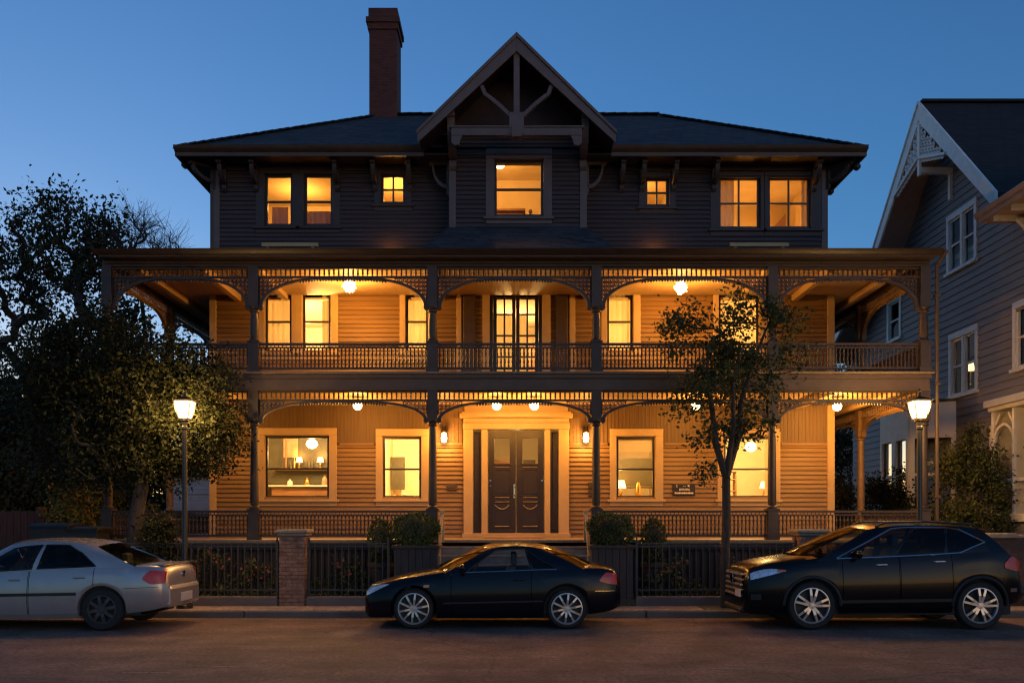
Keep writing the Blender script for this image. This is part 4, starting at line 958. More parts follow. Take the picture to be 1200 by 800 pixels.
# ------------------------------------------------------------------ lamps
def street_lamp(x,y,zb,label):
    t=thing('street_lamp',label,'street lamp',(x,y,zb),'street lamps on the sidewalk')
    zt=wz(491,y)
    s=MB(); s.lathe([(.15,zb),(.15,zb+.06),(.12,zb+.08),(.12,zb+.30),(.085,zb+.36),(.10,zb+.40),(.10,zb+.46),(.06,zb+.52),(.065,zb+.75),(.05,zb+.82),(.046,zt-.45),(.042,zt-.20),(.06,zt-.18),(.06,zt-.14),(.045,zt-.12),(.055,zt-.05),(.085,zt-.03),(.085,zt)],(x,y,0),16)
    s.build('pole',M['pole'],t,smooth=.6)
    z0,z1=zt,wz(470,y); r0,r1=.088,.162
    s=MB()
    for k in range(4):
        a=PI/4+k*PI/2; c,si=math.cos(a),math.sin(a); q=1.36
        s.bar((x+r0*q*c,y+r0*q*si,z0),(x+r1*q*c,y+r1*q*si,z1),.018,.018)
    for r,z in ((r0*1.0,z0+.006),(r1*1.0,z1)):
        s.box(x-r,x+r,y-r,y-r+.016,z-.01,z+.012); s.box(x-r,x+r,y+r-.016,y+r,z-.01,z+.012); s.box(x-r,x-r+.016,y-r+.016,y+r-.016,z-.01,z+.012); s.box(x+r-.016,x+r,y-r+.016,y+r-.016,z-.01,z+.012)
    s.build('lantern_frame',M['pole'],t)
    s=MB(); e=.94
    A=[(x-r0*e,y-r0*e,z0+.012),(x+r0*e,y-r0*e,z0+.012),(x+r0*e,y+r0*e,z0+.012),(x-r0*e,y+r0*e,z0+.012)]; B=[(x-r1*e,y-r1*e,z1-.012),(x+r1*e,y-r1*e,z1-.012),(x+r1*e,y+r1*e,z1-.012),(x-r1*e,y+r1*e,z1-.012)]
    for k in range(4): s.quad(A[k],A[(k+1)%4],B[(k+1)%4],B[k])
    s.poly(A)
    s.build('lantern_glass',M['lantern'],t)
    s=MB(); r=r1+.02
    C=[(x-r,y-r,z1+.012),(x+r,y-r,z1+.012),(x+r,y+r,z1+.012),(x-r,y+r,z1+.012)]; D=[(x-.05,y-.05,z1+.08),(x+.05,y-.05,z1+.08),(x+.05,y+.05,z1+.08),(x-.05,y+.05,z1+.08)]
    for k in range(4): s.quad(C[k],C[(k+1)%4],D[(k+1)%4],D[k])
    s.poly(C); s.poly(D); s.lathe([(.03,z1+.08),(.02,z1+.17),(.035,z1+.19),(.004,z1+.23)],(x,y,0),10)
    s.build('lantern_cap',M['pole'],t)
    for k,(dx,dy) in enumerate(((-.33,0),(.33,0),(0,-.33),(0,.33))): light('bulb',(x+dx,y+dy,(z0+z1)/2),STREETW/4,t,(1,.55,.17),.08)
STREETW=120
street_lamp(wx(216.5,16.55),16.55,.12,'black lamp post with lit lantern in front of the dense leafy tree'); street_lamp(wx(1077.5,16.55),16.55,.12,'black lamp post with lit lantern behind the suv')
def globe_lamp(x,y,z,zc,label,W,group,r=.10,spiky=False):
    t=thing('ceiling_lamp',label,'lamp',(x,y,z),group)
    s=MB(); s.tube([(x,y,z+r*.9),(x,y,zc-.02)],.012,8); s.lathe([(.07,zc-.035),(.07,zc-.001)],(x,y,0),14); s.build('stem',M['brass'],t)
    s=MB()
    pr=[(max(.001,r*math.sin(PI*k/10)),z-r*math.cos(PI*k/10)) for k in range(11)]; s.lathe(pr,(x,y,0),16)
    if spiky:
        for k in range(40):
            a=random.uniform(0,6.28); b=random.uniform(-1.3,1.3); d=Vector((math.cos(a)*math.cos(b),math.sin(a)*math.cos(b),math.sin(b))); s.tube([Vector((x,y,z))+d*r*.9,Vector((x,y,z))+d*r*1.28],[.022,.004],5)
    s.build('globe',M['bulb'],t,smooth=1)
    light('bulb',(x,y,z-r*1.35-.03),W,t,WARM,.10)
    return t
GU='globe lamps under the upper porch ceiling'; GL='ceiling lamps under the lower porch'
globe_lamp(wx(409,19.5),19.5,wz(335,19.5),CZ2,'globe lamp hanging over the upper balcony left of the doors',112,GU,.125,True); globe_lamp(wx(798,19.5),19.5,wz(337,19.5),CZ2,'globe lamp hanging over the upper balcony right of the doors',112,GU,.125,True)
globe_lamp(wx(419,19.5),19.5,wz(475,19.5),CZ1,'lit ceiling lamp over the widest ground floor window',62,GL); globe_lamp(wx(582,19.5),19.5,wz(475,19.5),CZ1,'left one of the two ceiling lamps before the entrance',44,GL); globe_lamp(wx(626,19.5),19.5,wz(475,19.5),CZ1,'right one of the two ceiling lamps before the entrance',44,GL)
globe_lamp(wx(981,19.5),19.5,wz(476,19.5),CZ1,'lit ceiling lamp at the right corner of the lower porch',92,GL); globe_lamp(wx(815,19.5),19.5,wz(475,19.5),CZ1,'ceiling lamp of the lower porch behind the street tree crown',50,GL); globe_lamp(wx(240,19.5),19.5,wz(475,19.5),CZ1,'ceiling lamp of the lower porch behind the dense tree',34,GL)
for px,l in ((521,'lit wall sconce left of the front door'),(686,'lit wall sconce right of the front door')):
    x=wx(px,YW); z=wz(514,YW); y=YW-.17
    t=thing('wall_sconce',l,'lamp',(x,YW-.05,z),'wall sconces beside the front door')
    s=MB(); s.box(x-.05,x+.05,YW-.05,YW-.02,z+.02,z+.30); s.tube([(x,YW-.05,z+.22),(x,y,z+.30),(x,y,z+.16)],.014,8); s.lathe([(.06,z+.12),(.075,z+.14),(.05,z+.2),(.02,z+.23)],(x,y,0),14); s.build('bracket',M['sash'],t,smooth=.6)
    s=MB(); s.lathe([(.02,z-.10),(.055,z-.085),(.07,z),(.05,z+.12)],(x,y,0),16); s.build('globe',M['bulb'],t,smooth=1)
    light('bulb',(x,y-.16,z),30,t,WARM,.06)
for px,l in ((456,'small uplight on the porch roof left of the gable bay'),(769,'small uplight on the porch roof right of the gable bay')):
    x=wx(px,20.6); z=wz(290,20.6)-.03; y=20.6
    t=thing('roof_uplight',l,'lamp',(x,y,z),'uplights on the porch roof')
    s=MB(); s.box(x-.09,x+.09,y-.07,y+.07,z-.10,z-.03); s.build('housing',M['plastic'],t,bevel=.01)
    s=MB(); s.box(x-.07,x+.07,y-.05,y+.05,z-.029,z-.015); s.build('lens',M['shade'],t)
    light('bulb',(x,y+.1,z+.06),2.2,t,WARM,.04)
for a,b_,l in ((307,373,'pale flashing bar on the porch roof below the paired attic windows'),(855,924,'pale flashing bar on the porch roof below the wide attic windows')):
    y=20.3; s=MB(); z=wz(289.5,y); s.box(wx(a,y),wx(b_,y),y-.05,y+.05,z,z+.09); s.box(wx(a,y)+.1,wx(a,y)+.16,y-.03,y+.05,z-.2,z-.001); s.box(wx(b_,y)-.16,wx(b_,y)-.1,y-.03,y+.05,z-.2,z-.001); o=s.build('flashing_bar',M['trimtan'],None,bevel=.01); tag(o,l,'roof bar','pale bars on the porch roof')
for px,py,d,l in ((1004,196,20.6,'dark floodlight at the front of the right eave'),(973,225,22.3,'dark floodlight further back under the right eave'),(217,194,20.8,'dark floodlight under the left eave')):
    x,z=wx(px,d),wz(py,d); t=thing('eave_floodlight',l,'lamp',(x,d,z),'floodlights under the eaves')
    s=MB(); s.tube([(x,d,z+.06),(x,d,ez-.16)],.012,6); s.build('stem',M['plastic'],t)
    s=MB(); s.lathe([(.04,-.09),(.075,-.06),(.075,.03),(.04,.08),(.01,.09)],(x,d,z),12,axis='y'); s.build('housing',M['plastic'],t,smooth=.7)
# sign, mail box, intercom
x0,x1,z0,z1=R(788,814,567,580); t=thing('wall_sign','small black sign with white lettering on the wall right of the door','sign',((x0+x1)/2,YW-.03,z0))
s=MB(); s.box(x0,x1,YW-.07,YW-.022,z0,z1); s.build('board',M['sash'],t,bevel=.006)
s=MB(); y=YW-.0735; W=x1-x0; H=z1-z0
def mark(u0,u1,v0,v1): s.box(x0+u0*W,x0+u1*W,y,y+.004,z0+v0*H,z0+v1*H)
mark(.16,.19,.72,.92); mark(.15,.21,.72,.76); mark(.46,.52,.80,.84); mark(.54,.58,.77,.81); mark(.66,.74,.80,.92); mark(.70,.74,.74,.80)
u=.28
for k,wd in enumerate((.07,.03,.06,.03,.05,.07,.05)):
    if k in (1,3): mark(u,u+wd*.6,.42,.60)
    else:
        mark(u,u+wd*.28,.42,.60); mark(u+wd*.72,u+wd,.42,.60); mark(u+wd*.28,u+wd*.72,(.42,.5,.55)[k%3],(.46,.54,.60)[k%3])
    u+=wd+.018
for k in range(16): mark(.08+k*.052,.08+k*.052+(.040 if k%3 else .047),.12,.25 if k%4 else .28)
s.build('lettering',mat('sign_white',(.75,.68,.6),.5,.1,20),t)
for (a,b_,c_,d_,l,cat,nm,mt) in ((523.5,535.5,566,574,'small brown letter slot on the wall left of the door','mail slot','mail_slot','darkwood'),(689,698,565,572.5,'upper of two small metal plates right of the door','wall plate','wall_plate','planter'),(689,698,574,581,'lower of two small metal plates right of the door','wall plate','wall_plate','planter')):
    q=R(a,b_,c_,d_); s=MB(); s.box(q[0],q[1],YW-.06,YW-.021,q[2],q[3]); s.box(q[0]+.03,q[1]-.03,YW-.068,YW-.0605,q[2]+.05,q[3]-.05); o=s.build(nm,M[mt],None,bevel=.006); tag(o,l,cat)
s=MB(); s.box(-.62,.70,YW-.95,YW-.35,FZ+.002,FZ+.03); o=s.build('door_mat',M['cloth'],None,bevel=.01); tag(o,'brown mat lying before the front door','mat')
# ------------------------------------------------------------------ bins, left fence
for px0,px1,py,l in ((34,80,613,'wider dark wheeled bin by the red fence'),(76,114,617,'narrower dark wheeled bin nearest the dense tree')):
    d=17.5; a,b_=wx(px0,d),wx(px1,d); z1=wz(py,d); t=thing('wheeled_bin',l,'bin',((a+b_)/2,d,.25),'wheeled bins')
    s=MB(); w=b_-a
    s.face([s.V(p) for p in ((a+.06,d+.05,.30),(b_-.06,d+.05,.30),(b_-.06,d+.55,.30),(a+.06,d+.55,.30))]); 
    A=[(a+.06,d+.05,.30),(b_-.06,d+.05,.30),(b_-.06,d+.55,.30),(a+.06,d+.55,.30)]; B=[(a+.02,d,z1-.09),(b_-.02,d,z1-.09),(b_-.02,d+.62,z1-.09),(a+.02,d+.62,z1-.09)]
    for k in range(4): s.quad(A[k],A[(k+1)%4],B[(k+1)%4],B[k])
    s.box(a,b_,d-.02,d+.64,z1-.10,z1-.065); s.build('body',M['bin'],t,bevel=.01)
    s=MB(); s.prism([(d-.04,z1-.064),(d+.66,z1-.064),(d+.62,z1-.01),(d+.3,z1+.01),(d+.02,z1-.02)],lambda u,v,tt:(tt,u,v),a-.02,b_+.02); s.build('lid',M['bin'],t,bevel=.012)
    s=MB(); s.tube([(a+.1,d+.70,z1-.05),(b_-.1,d+.70,z1-.05)],.018,8); s.build('handle',M['bin'],t)
    for x in (a+.08,b_-.08):
        s=MB(); s.lathe([(.09,-.03),(.10,-.02),(.10,.02),(.09,.03)],(x,d+.56,.35),14,axis='x'); s.build('wheel',M['tyre'],t)
t=thing('board_fence','reddish board fence at the far left behind the bins','fence',(-12.5,19.6,.3))
s=MB(); x=-22
while x<-10.35: s.box(x+.004,x+.146,19.6,19.63,.28,1.95+random.uniform(-.01,.01)); x+=.15
s.build('boards',M['redfence'],t)
for z in (.6,1.6):
    s=MB(); s.box(-22,-10.4,19.631,19.68,z,z+.09); s.build('rail',M['redfence'],t)
s=MB(); s.box(-10.4,-10.28,19.56,19.68,.28,2.05); s.build('post',M['redfence'],t)
# pale garden shed behind the left side porch
t=thing('garden_shed','pale garden shed behind the left side porch','shed',(-9.2,26.5,.3))
s=MB(); clapboard(s,-10.2,-8.2,.3,3.1,26.5,[(-9.75,-8.85,.3,2.5)],.14); s.box(-10.2,-8.2,26.53,28.5,.3,3.1); s.build('wall',M['white'],t)
s=MB(); s.box(-9.73,-8.87,26.46,26.52,.32,2.48); s.box(-9.62,-8.98,26.445,26.4595,.5,1.2); s.box(-9.62,-8.98,26.445,26.4595,1.4,2.3); s.build('door',M['white'],t,bevel=.01)
s=MB(); s.prism([(-10.5,3.05),(-7.9,3.05),(-9.2,4.2)],lambda u,v,tt:(u,tt,v),26.3,28.7); s.build('roof',M['roof2'],t)
# ------------------------------------------------------------------ cars
def pchip(pts):
    xs=np.array([p[0] for p in pts],float); ys=np.array([p[1] for p in pts],float); h=np.diff(xs); dl=np.diff(ys)/h; m=np.zeros(len(xs))
    m[0],m[-1]=dl[0],dl[-1]
    for i in range(1,len(xs)-1):
        if dl[i-1]*dl[i]>0: w1,w2=2*h[i]+h[i-1],h[i]+2*h[i-1]; m[i]=(w1+w2)/(w1/dl[i-1]+w2/dl[i])
    def f(x):
        x=min(max(x,xs[0]),xs[-1]); i=min(np.searchsorted(xs,x,'right')-1,len(xs)-2); t=(x-xs[i])/h[i]
        return float((2*t**3-3*t*t+1)*ys[i]+(t**3-2*t*t+t)*h[i]*m[i]+(-2*t**3+3*t*t)*ys[i+1]+(t**3-t*t)*h[i]*m[i+1])
    return f
WP=pchip([(-.2,.93),(0,.94),(.12,.975),(.40,1.0),(.62,.995),(.70,.985),(.85,.97),(1,.925)])
def car(name,label,ox,yc,S):
    """S: profile dict; car nose at x=ox pointing to -X, centre line at y=yc"""
    root=thing(name,label,'car',(ox+S['L']/2,yc,0),'cars parked along the kerb'); paint=M[S['paint']]
    zt,zs,hw,zb=pchip(S['zt']),pchip(S['zs']),pchip(S['hw']),pchip(S['zb']); L=S['L']; R_=S['R']; wz_=S['wz']; AR=S['AR']
    T=Matrix.Translation((ox,yc,0))
    def arch(x):
        z=0
        for c in S['wheels']:
            d=abs(x-c)
            if d<AR: z=max(z,wz_+math.sqrt(AR*AR-d*d))
        return z
    def zlow(x): return max(zb(x),arch(x))
    xs=set(np.linspace(0,L,64).tolist()+[.015,.04,.08,L-.015,L-.04,L-.08])
    for c in S['wheels']:
        for a in np.linspace(0,PI,25): xs.add(c+AR*math.cos(a))
        xs.add(c-AR-.004); xs.add(c+AR+.004)
    doors=S['doors']; cuts=[]
    for d in doors: cuts+=[d[0],d[1]]
    cuts=sorted(set(cuts)); xs=[x for x in xs if all(abs(x-c)>.02 for c in cuts)]
    for c in cuts: xs+=[c-.005,c+.005]
    xs=sorted(x for x in xs if -1e-6<=x<=L+1e-6)
    xs=[x for i,x in enumerate(xs) if i==0 or x-xs[i-1]>.003]
    FR=[0,.10,.22,.36,.5,.62,.70,.85,1.0]
    def side(x,z):
        t=(z-zb(x))/(zs(x)-zb(x)); return hw(x)*WP(t)
    def ring(x):
        zl,s_,t_,h=zlow(x),zs(x),zt(x),hw(x); P=[(0,zl),(h*.78,zl)]
        for f in FR: 
            z=zl+f*(s_-zl); P.append((side(x,z)-(.012 if f==0 else 0),z+(.0 if f else 0)))
        P+=[(h*.885,s_+.30*(t_-s_)+.006),(h*.74,s_+.68*(t_-s_)),(h*.45,s_+.92*(t_-s_)),(h*.2,s_+.985*(t_-s_)),(0,t_)]
        return P
    rings=[ring(x) for x in xs]; nr=len(rings[0]); NS=2+len(FR)
    body=MB(); body.M=T; dm={(d,sg):MB() for d in doors for sg in (-1,1)}
    for q_ in dm.values(): q_.M=T
    cab0,cab1=S['belt'][0]+.02,S['belt'][1]-.02
    for sgn in (-1,1):
        for i in range(len(xs)-1):
            xm_=(xs[i]+xs[i+1])/2
            for j in range(nr-1):
                A,B=rings[i],rings[i+1]
                pts=[(xs[i],sgn*A[j][0],A[j][1]),(xs[i+1],sgn*B[j][0],B[j][1]),(xs[i+1],sgn*B[j+1][0],B[j+1][1]),(xs[i],sgn*A[j+1][0],A[j+1][1])]
                if j>=NS-1 and cab0<xm_<cab1: continue
                zmid=(A[j][1]+A[j+1][1])/2
                tgt=body
                if 3<=j<NS-1 and any(abs(xm_-c)<.0045 for c in cuts): continue
                if 3<=j<NS-1:
                    for d in doors:
                        if d[0]<xm_<d[1] and arch(xm_)<.1: tgt=dm[(d,sgn)]
                tgt.quad(*pts)
    for k in (0,-1):
        x=xs[k]; P=rings[k]; body.poly([(x,p[0],p[1]) for p in P]+[(x,-p[0],p[1]) for p in P[-2:0:-1]])
    bo=body.build('body',paint,root,smooth=.55,merge=.0008)
    for d in doors:
        for sgn in (-1,1):
            do=dm[(d,sgn)].build('door',paint,root,smooth=.55,merge=.0008)
            h=MB(); h.M=T; hx,hz=d[2],d[3]; y=sgn*(side(hx,hz)+.018)
            h.tube([(hx-.09,y-sgn*.02,hz),(hx-.075,y,hz),(hx+.075,y+0,hz+.004),(hx+.09,y-sgn*.02,hz+.004)],[.012,.015,.015,.012],8); h.build('handle',M[S.get('handle','chrome')],do,smooth=.8)
    # seams behind the door gaps and cabin liner
    lin=MB(); lin.M=T; a,b_=S['belt'][0]-.05,S['belt'][1]+.05
    hin=min(hw(a),hw(b_))*.80
    lin.box(a,b_,-hin,hin,.22,.26)
    n=14
    for sgn in (-1,1):
        lin.grid(lambda i,j:(a+(b_-a)*i/n, sgn*(hw(a+(b_-a)*i/n)*.90), .24+(zs(a+(b_-a)*i/n)-.03-.24)*j),n+1,2)
    for x in (a,b_): lin.quad((x,-hin,.24),(x,hin,.24),(x,hin,zs(x)-.02),(x,-hin,zs(x)-.02))
    lin.quad((a,-hin,zs(a)-.03),(a+.45,-hin,zs(a)-.06),(a+.45,hin,zs(a)-.06),(a,hin,zs(a)-.03))
    lin.build('interior',M['inner'],root)
    # greenhouse
    b0,b1=S['belt']; r0,r1=S['roofx']; rail=pchip(S['rail']); hr=S['hr']; crown=S['crown']
    yb=lambda x: hw(x)*.925
    def Bp(u): x=b0+(b1-b0)*u; return Vector((x,yb(x),zs(x)+.002))
    def Rp(u): x=r0+(r1-r0)*u; e=1-.10*(2*u-1)**4; return Vector((x,hr*e,rail(x)))
    def G(u,v):
        p=Bp(u).lerp(Rp(u),v); p.y+=.035*math.sin(PI*min(max(v,0),1)); return p
    wins=S['wins']; us=set([0,1]+np.linspace(0,1,13).tolist())
    for w_ in wins:
        for k in w_['pts']: us.add(k[0])
    us=sorted(us); us=[u for i,u in enumerate(us) if i==0 or u-us[i-1]>.004]
    def vr(u,w_):
        P=w_['pts']
        for (ua,la,ha),(ub,lb,hb) in zip(P[:-1],P[1:]):
            if ua-1e-6<=u<=ub+1e-6: t=(u-ua)/(ub-ua); return la+(lb-la)*t,ha+(hb-ha)*t
        return None
    roofm=MB(); roofm.M=T
    for sgn in (-1,1):
        def q(u,v): p=G(u,v); return (p.x,sgn*p.y,p.z)
        for ua,ub in zip(us[:-1],us[1:]):
            um=(ua+ub)/2; hit=[w_ for w_ in wins if w_['pts'][0][0]<um<w_['pts'][-1][0]]
            if hit:
                w_=hit[0]; la,ha=vr(ua,w_); lb,hb=vr(ub,w_)
                bands=[(0,la,0,lb),(ha,1,hb,1)]
            else: bands=[(0,1,0,1)]
            for a0,a1,c0,c1 in bands:
                N=5 if not hit else 2
                for k in range(N):
                    t0,t1=k/N,(k+1)/N
                    roofm.quad(q(ua,a0+(a1-a0)*t0),q(ub,c0+(c1-c0)*t0),q(ub,c0+(c1-c0)*t1),q(ua,a0+(a1-a0)*t1))
        for w_ in wins:
            g=MB(); g.M=T; P=w_['pts']; uu=[u for u in us if P[0][0]-1e-6<=u<=P[-1][0]+1e-6]; NV=5
            def gp(i,j):
                l,h=vr(uu[i],w_); p=G(uu[i],l+(h-l)*j/NV); return (p.x,sgn*(p.y-.006),p.z)
            g.grid(gp,len(uu),NV+1); go=g.build('side_window',M[w_.get('mat','cglass')],root,smooth=1)
            # rubber or chrome edge
            e=MB(); e.M=T
            lo=[]; hi=[]
            for u in uu:
                l,h=vr(u,w_); p=G(u,l); lo.append((p.x,sgn*(p.y+.003),p.z)); p=G(u,h); hi.append((p.x,sgn*(p.y+.003),p.z))
            loop=lo+hi[::-1]+[lo[0]]
            e.tube(loop,.009,6); e.build('window_trim',M['plastic'],go)
    NU,NC=14,10
    def RF(i,j):
        u=i/NU; c=-1+2*j/NC; p=Rp(u); bul=(1-c*c); 
        return (p.x+bul*(S['wt']*-(1-u)+S['rt']*u),p.y*c,p.z+crown*bul*(1 if 0<u<1 else .8))
    roofm.grid(RF,NU+1,NC+1)
    roofm.build('roof',paint,root,smooth=.6,merge=.0008)
    def wsh(base_u,sign,kb,kt,nm,mt):
        g=MB(); g.M=T; N=8
        def fn(i,j):
            s_=i/N; c=-1+2*j/NC; bul=1-c*c; p=G(base_u,s_); 
            top=RF(0 if base_u==0 else NU,j); xb=p.x
            zb_=p.z+(zt(Bp(base_u).x)-zs(Bp(base_u).x))*bul*(1-s_)+ (crown*.8*bul)*s_
            xx=p.x+sign*bul*(kb*(1-s_)+kt*s_)
            return (xx,p.y*c,zb_+.0+.02*math.sin(PI*s_)*bul)
        g.grid(fn,N+1,NC+1); return g.build(nm,M[mt],root,smooth=1)
    wsh(0,-1,S['wb'],S['wt'],'windscreen','cglass'); wsh(1,1,S['rb'],S['rt'],'rear_window',S.get('rearglass','cglass'))
    # wheels
    for c in S['wheels']:
        for sgn in (-1,1):
            yo=sgn*(S['W']/2-.025)
            w_=MB(); tw=.20; rr=S['rim']
            prof=[(rr,-tw/2),(R_-.03,-tw/2),(R_-.008,-tw/2+.025),(R_,-tw/2+.05),(R_,tw/2-.05),(R_-.008,tw/2-.025),(R_-.03,tw/2),(rr,tw/2)]
            w_.M=T@Matrix.Translation((c,yo-sgn*tw/2,wz_))
            n=36; rg=[[w_.V((r*math.cos(2*PI*k/n),y,r*math.sin(2*PI*k/n))) for k in range(n)] for r,y in prof]
            for a in range(len(rg)-1):
                for k in range(n): w_.face([rg[a][k],rg[a][(k+1)%n],rg[a+1][(k+1)%n],rg[a+1][k]])
            wo=w_.build('wheel',M['tyre'],root,smooth=.5)
            r=MB(); r.M=T@Matrix.Translation((c,yo,wz_))@(Matrix.Rotation(PI,4,'Z') if sgn>0 else Matrix.Identity(4))
            # local: outer face at y=0 looking to -y
            dk=MB(); dk.M=r.M; dk.lathe([(.001,.07),(rr,.07),(rr+.001,.09)],(0,0,0),30,axis='y'); dk.build('brake_disc',M['plastic'],wo)
            r.lathe([(rr-.022,.01),(rr-.012,-.004),(rr+.004,.0),(rr+.004,.10),(rr-.025,.10)],(0,0,0),40,axis='y') if False else None
            nn=40; pr=[(rr-.03,.06),(rr-.022,.008),(rr-.012,-.002),(rr+.006,.002),(rr+.006,.05)]
            rg=[[r.V((q*math.cos(2*PI*k/nn),y,q*math.sin(2*PI*k/nn))) for k in range(nn)] for q,y in pr]
            for a in range(len(rg)-1):
                for k in range(nn): r.face([rg[a][k],rg[a][(k+1)%nn],rg[a+1][(k+1)%nn],rg[a+1][k]])
            for k in range(S['spokes']):
                a=2*PI*k/S['spokes']+S.get('rot',.2)
                for da in ((-.5,.5) if S.get('twin') else (0,)):
                    a0=a+da*.50; a1=a+da*.40 if S.get('twin') else a
                    p0=Vector((math.cos(a0)*.045,.012,math.sin(a0)*.045)); p1=Vector((math.cos(a1)*(rr-.018),.014,math.sin(a1)*(rr-.018)))
                    r.bar(p0,p0.lerp(p1,.5)+Vector((0,-.012,0)),S['spw']*1.1,.03,(0,1,0)); r.bar(p0.lerp(p1,.5)+Vector((0,-.012,0)),p1,S['spw'],.03,(0,1,0))
            r.lathe([(.06,.03),(.06,.002),(.045,-.010),(.001,-.012)],(0,0,0),18,axis='y')
            for k in range(5):
                a=2*PI*k/5; r.lathe([(.010,.0),(.010,-.014),(.001,-.016)],(.048*math.cos(a),0,.048*math.sin(a)),8,axis='y')
            r.build('rim',M[S['rimmat']],wo,smooth=.6)
    ax=MB(); ax.M=T
    for c in S['wheels']: ax.tube([(c,-S['W']/2+.2,wz_),(c,S['W']/2-.2,wz_)],.045,8)
    ax.box(.5,L-.5,-.35,.35,.20,.32); ax.build('underbody',M['plastic'],root)
    # seats, steering wheel, mirrors
    for sx,rows in S['seats']:
        for y in (-.36,.36):
            s=MB(); s.M=T; top=sx[1]
            s.box(rows-.02,rows+.46,y-.23,y+.23,.42,.56); s.prism([(rows+.38,.5),(rows+.56,.5),(rows+.72,top-.22),(rows+.58,top-.22)],lambda u,v,t:(u,t,v),y-.22,y+.22); s.box(rows+.62,rows+.72,y-.13,y+.13,top-.19,top); s.build('seat',M['seat'],root,bevel=.03)
    s=MB(); s.M=T; cx,cz=S['steer']; N=20; pts=[(cx+.07*math.sin(2*PI*k/N),.36+.18*math.cos(2*PI*k/N),cz+.17*math.sin(2*PI*k/N)) for k in range(N+1)]; s.tube(pts,.014,6); s.tube([(cx-.25,.36,cz-.15),(cx,.36,cz)],.025,6); s.build('steering_wheel',M['plastic'],root)
    for sgn in (-1,1):
        s=MB(); s.M=T; mx,mz=S['mirror']; y=sgn*(yb(mx)+.10)
        pr=[(.001,-.10),(.05,-.09),(.068,-.04),(.068,.04),(.05,.09),(.001,.10)]
        for k in range(len(pr)): pass
        s.lathe(pr,(0,0,0),14,axis='y')
        for v in s.v: 
            l=T.inverted()@v; l=Vector((l.x*.8+mx,l.y*.95+y,l.z+mz)); v[:]=(T@l)[:]
        s.bar((mx,sgn*(yb(mx)-.02),mz-.05),(mx,y,mz-.03),.06,.03); s.build('mirror',paint,root,smooth=.8)
    # lamps and other patches lying on the body surface
    def patch(nm,xa,xb,lo,hi,mt,off=.006,n=10,parent=bo,sides=(-1,1)):
        lo,hi=pchip(lo),pchip(hi)
        for sgn in sides:
            s=MB(); s.M=T; X=[xa+(xb-xa)*i/n for i in range(n+1)]
            def fn(i,j): x=X[i]; z=lo(x)+(hi(x)-lo(x))*j/5; return (x-(.004 if xa<.4 else 0),sgn*(side(x,z)+off),z)
            s.grid(fn,n+1,6)
            for i in range(n):
                for J in (0,5):
                    a,b_=fn(i,J),fn(i+1,J); s.quad(a,b_,(b_[0],b_[1]-sgn*.03,b_[2]),(a[0],a[1]-sgn*.03,a[2]))
            for i in (0,n):
                a,b_=fn(i,0),fn(i,5); s.quad(a,b_,(b_[0],b_[1]-sgn*.03,b_[2]),(a[0],a[1]-sgn*.03,a[2]))
            s.build(nm,M[mt],parent if nm!='headlight' and nm!='tail_light' else root,smooth=.7,merge=.0005)
    for p in S['patches']: patch(*p)
    return root,T,bo,side,hw,zs,zt,zb,G
def trimline(T,bo,pts,r,nm,mt,parent):
    s=MB(); s.M=T; s.tube(pts,r,6); return s.build(nm,M[mt],parent,smooth=1)
CY=14.28
# black coupe
W=1.68
cp=dict(L=4.15,W=W,paint='pblue',R=.325,AR=.365,wz=.325,wheels=(.82,3.27),rim=.252,spokes=10,spw=.030,rimmat='alloy',handle='plastic',
 zt=[(0,.60),(.05,.665),(.25,.745),(.6,.84),(1.0,.915),(1.35,.97),(1.8,1.0),(3.3,1.03),(3.75,1.02),(3.98,.985),(4.08,.93),(4.15,.80)],
 zs=[(0,.50),(.06,.59),(.25,.66),(.6,.755),(1.0,.83),(1.4,.875),(2.2,.905),(3.0,.935),(3.6,.94),(3.98,.91),(4.1,.80),(4.15,.70)],
 hw=[(0,.52),(.04,.60),(.15,.68),(.4,.77),(.8,.825),(1.6,.84),(2.8,.84),(3.4,.825),(3.8,.775),(4.05,.70),(4.15,.60)],
 zb=[(0,.22),(.1,.17),(.4,.18),(1.3,.17),(2.8,.18),(3.7,.24),(4.0,.29),(4.15,.36)],
 doors=[(1.42,2.70,2.50,.79)],belt=(1.28,3.58),roofx=(2.02,2.92),rail=[(1.9,1.245),(2.02,1.275),(2.25,1.315),(2.5,1.325),(2.75,1.30),(2.92,1.262),(3.1,1.22)],hr=.60,crown=.055,wb=.16,wt=.10,rb=.14,rt=.10,
 wins=[dict(pts=[(.155,.04,.30),(.20,.04,.86),(.60,.05,.88),(.625,.05,.87)]),dict(pts=[(.635,.05,.86),(.68,.05,.72),(.80,.06,.14)],mat='cglassdk')],
 seats=[((0,1.20),1.75),((0,1.12),2.45)],steer=(1.75,.86),mirror=(1.60,.98),
 patches=[('headlight',.03,.42,[(0,.50),(.2,.60),(.42,.705)],[(0,.55),(.15,.69),(.42,.718)],'lensclear'),('tail_light',3.80,4.09,[(3.8,.76),(3.95,.72),(4.09,.70)],[(3.8,.79),(3.92,.90),(4.09,.86)],'red'),('side_marker',.98,1.07,[(.9,.66),(1.1,.67)],[(.9,.70),(1.1,.71)],'orange'),('bumper_crease',3.72,4.05,[(3.7,.60),(4.1,.60)],[(3.7,.612),(4.1,.612)],'chrome',.004,6),('side_strip',1.30,2.88,[(1.2,.40),(3,.44)],[(1.2,.425),(3,.465)],'plastic',.008)])
root,T,bo,side,hw,zs,zt,zb,G=car('parked_coupe','low glossy black two door coupe parked before the front steps',wx(424,CY)+.0,CY+W/2,cp)
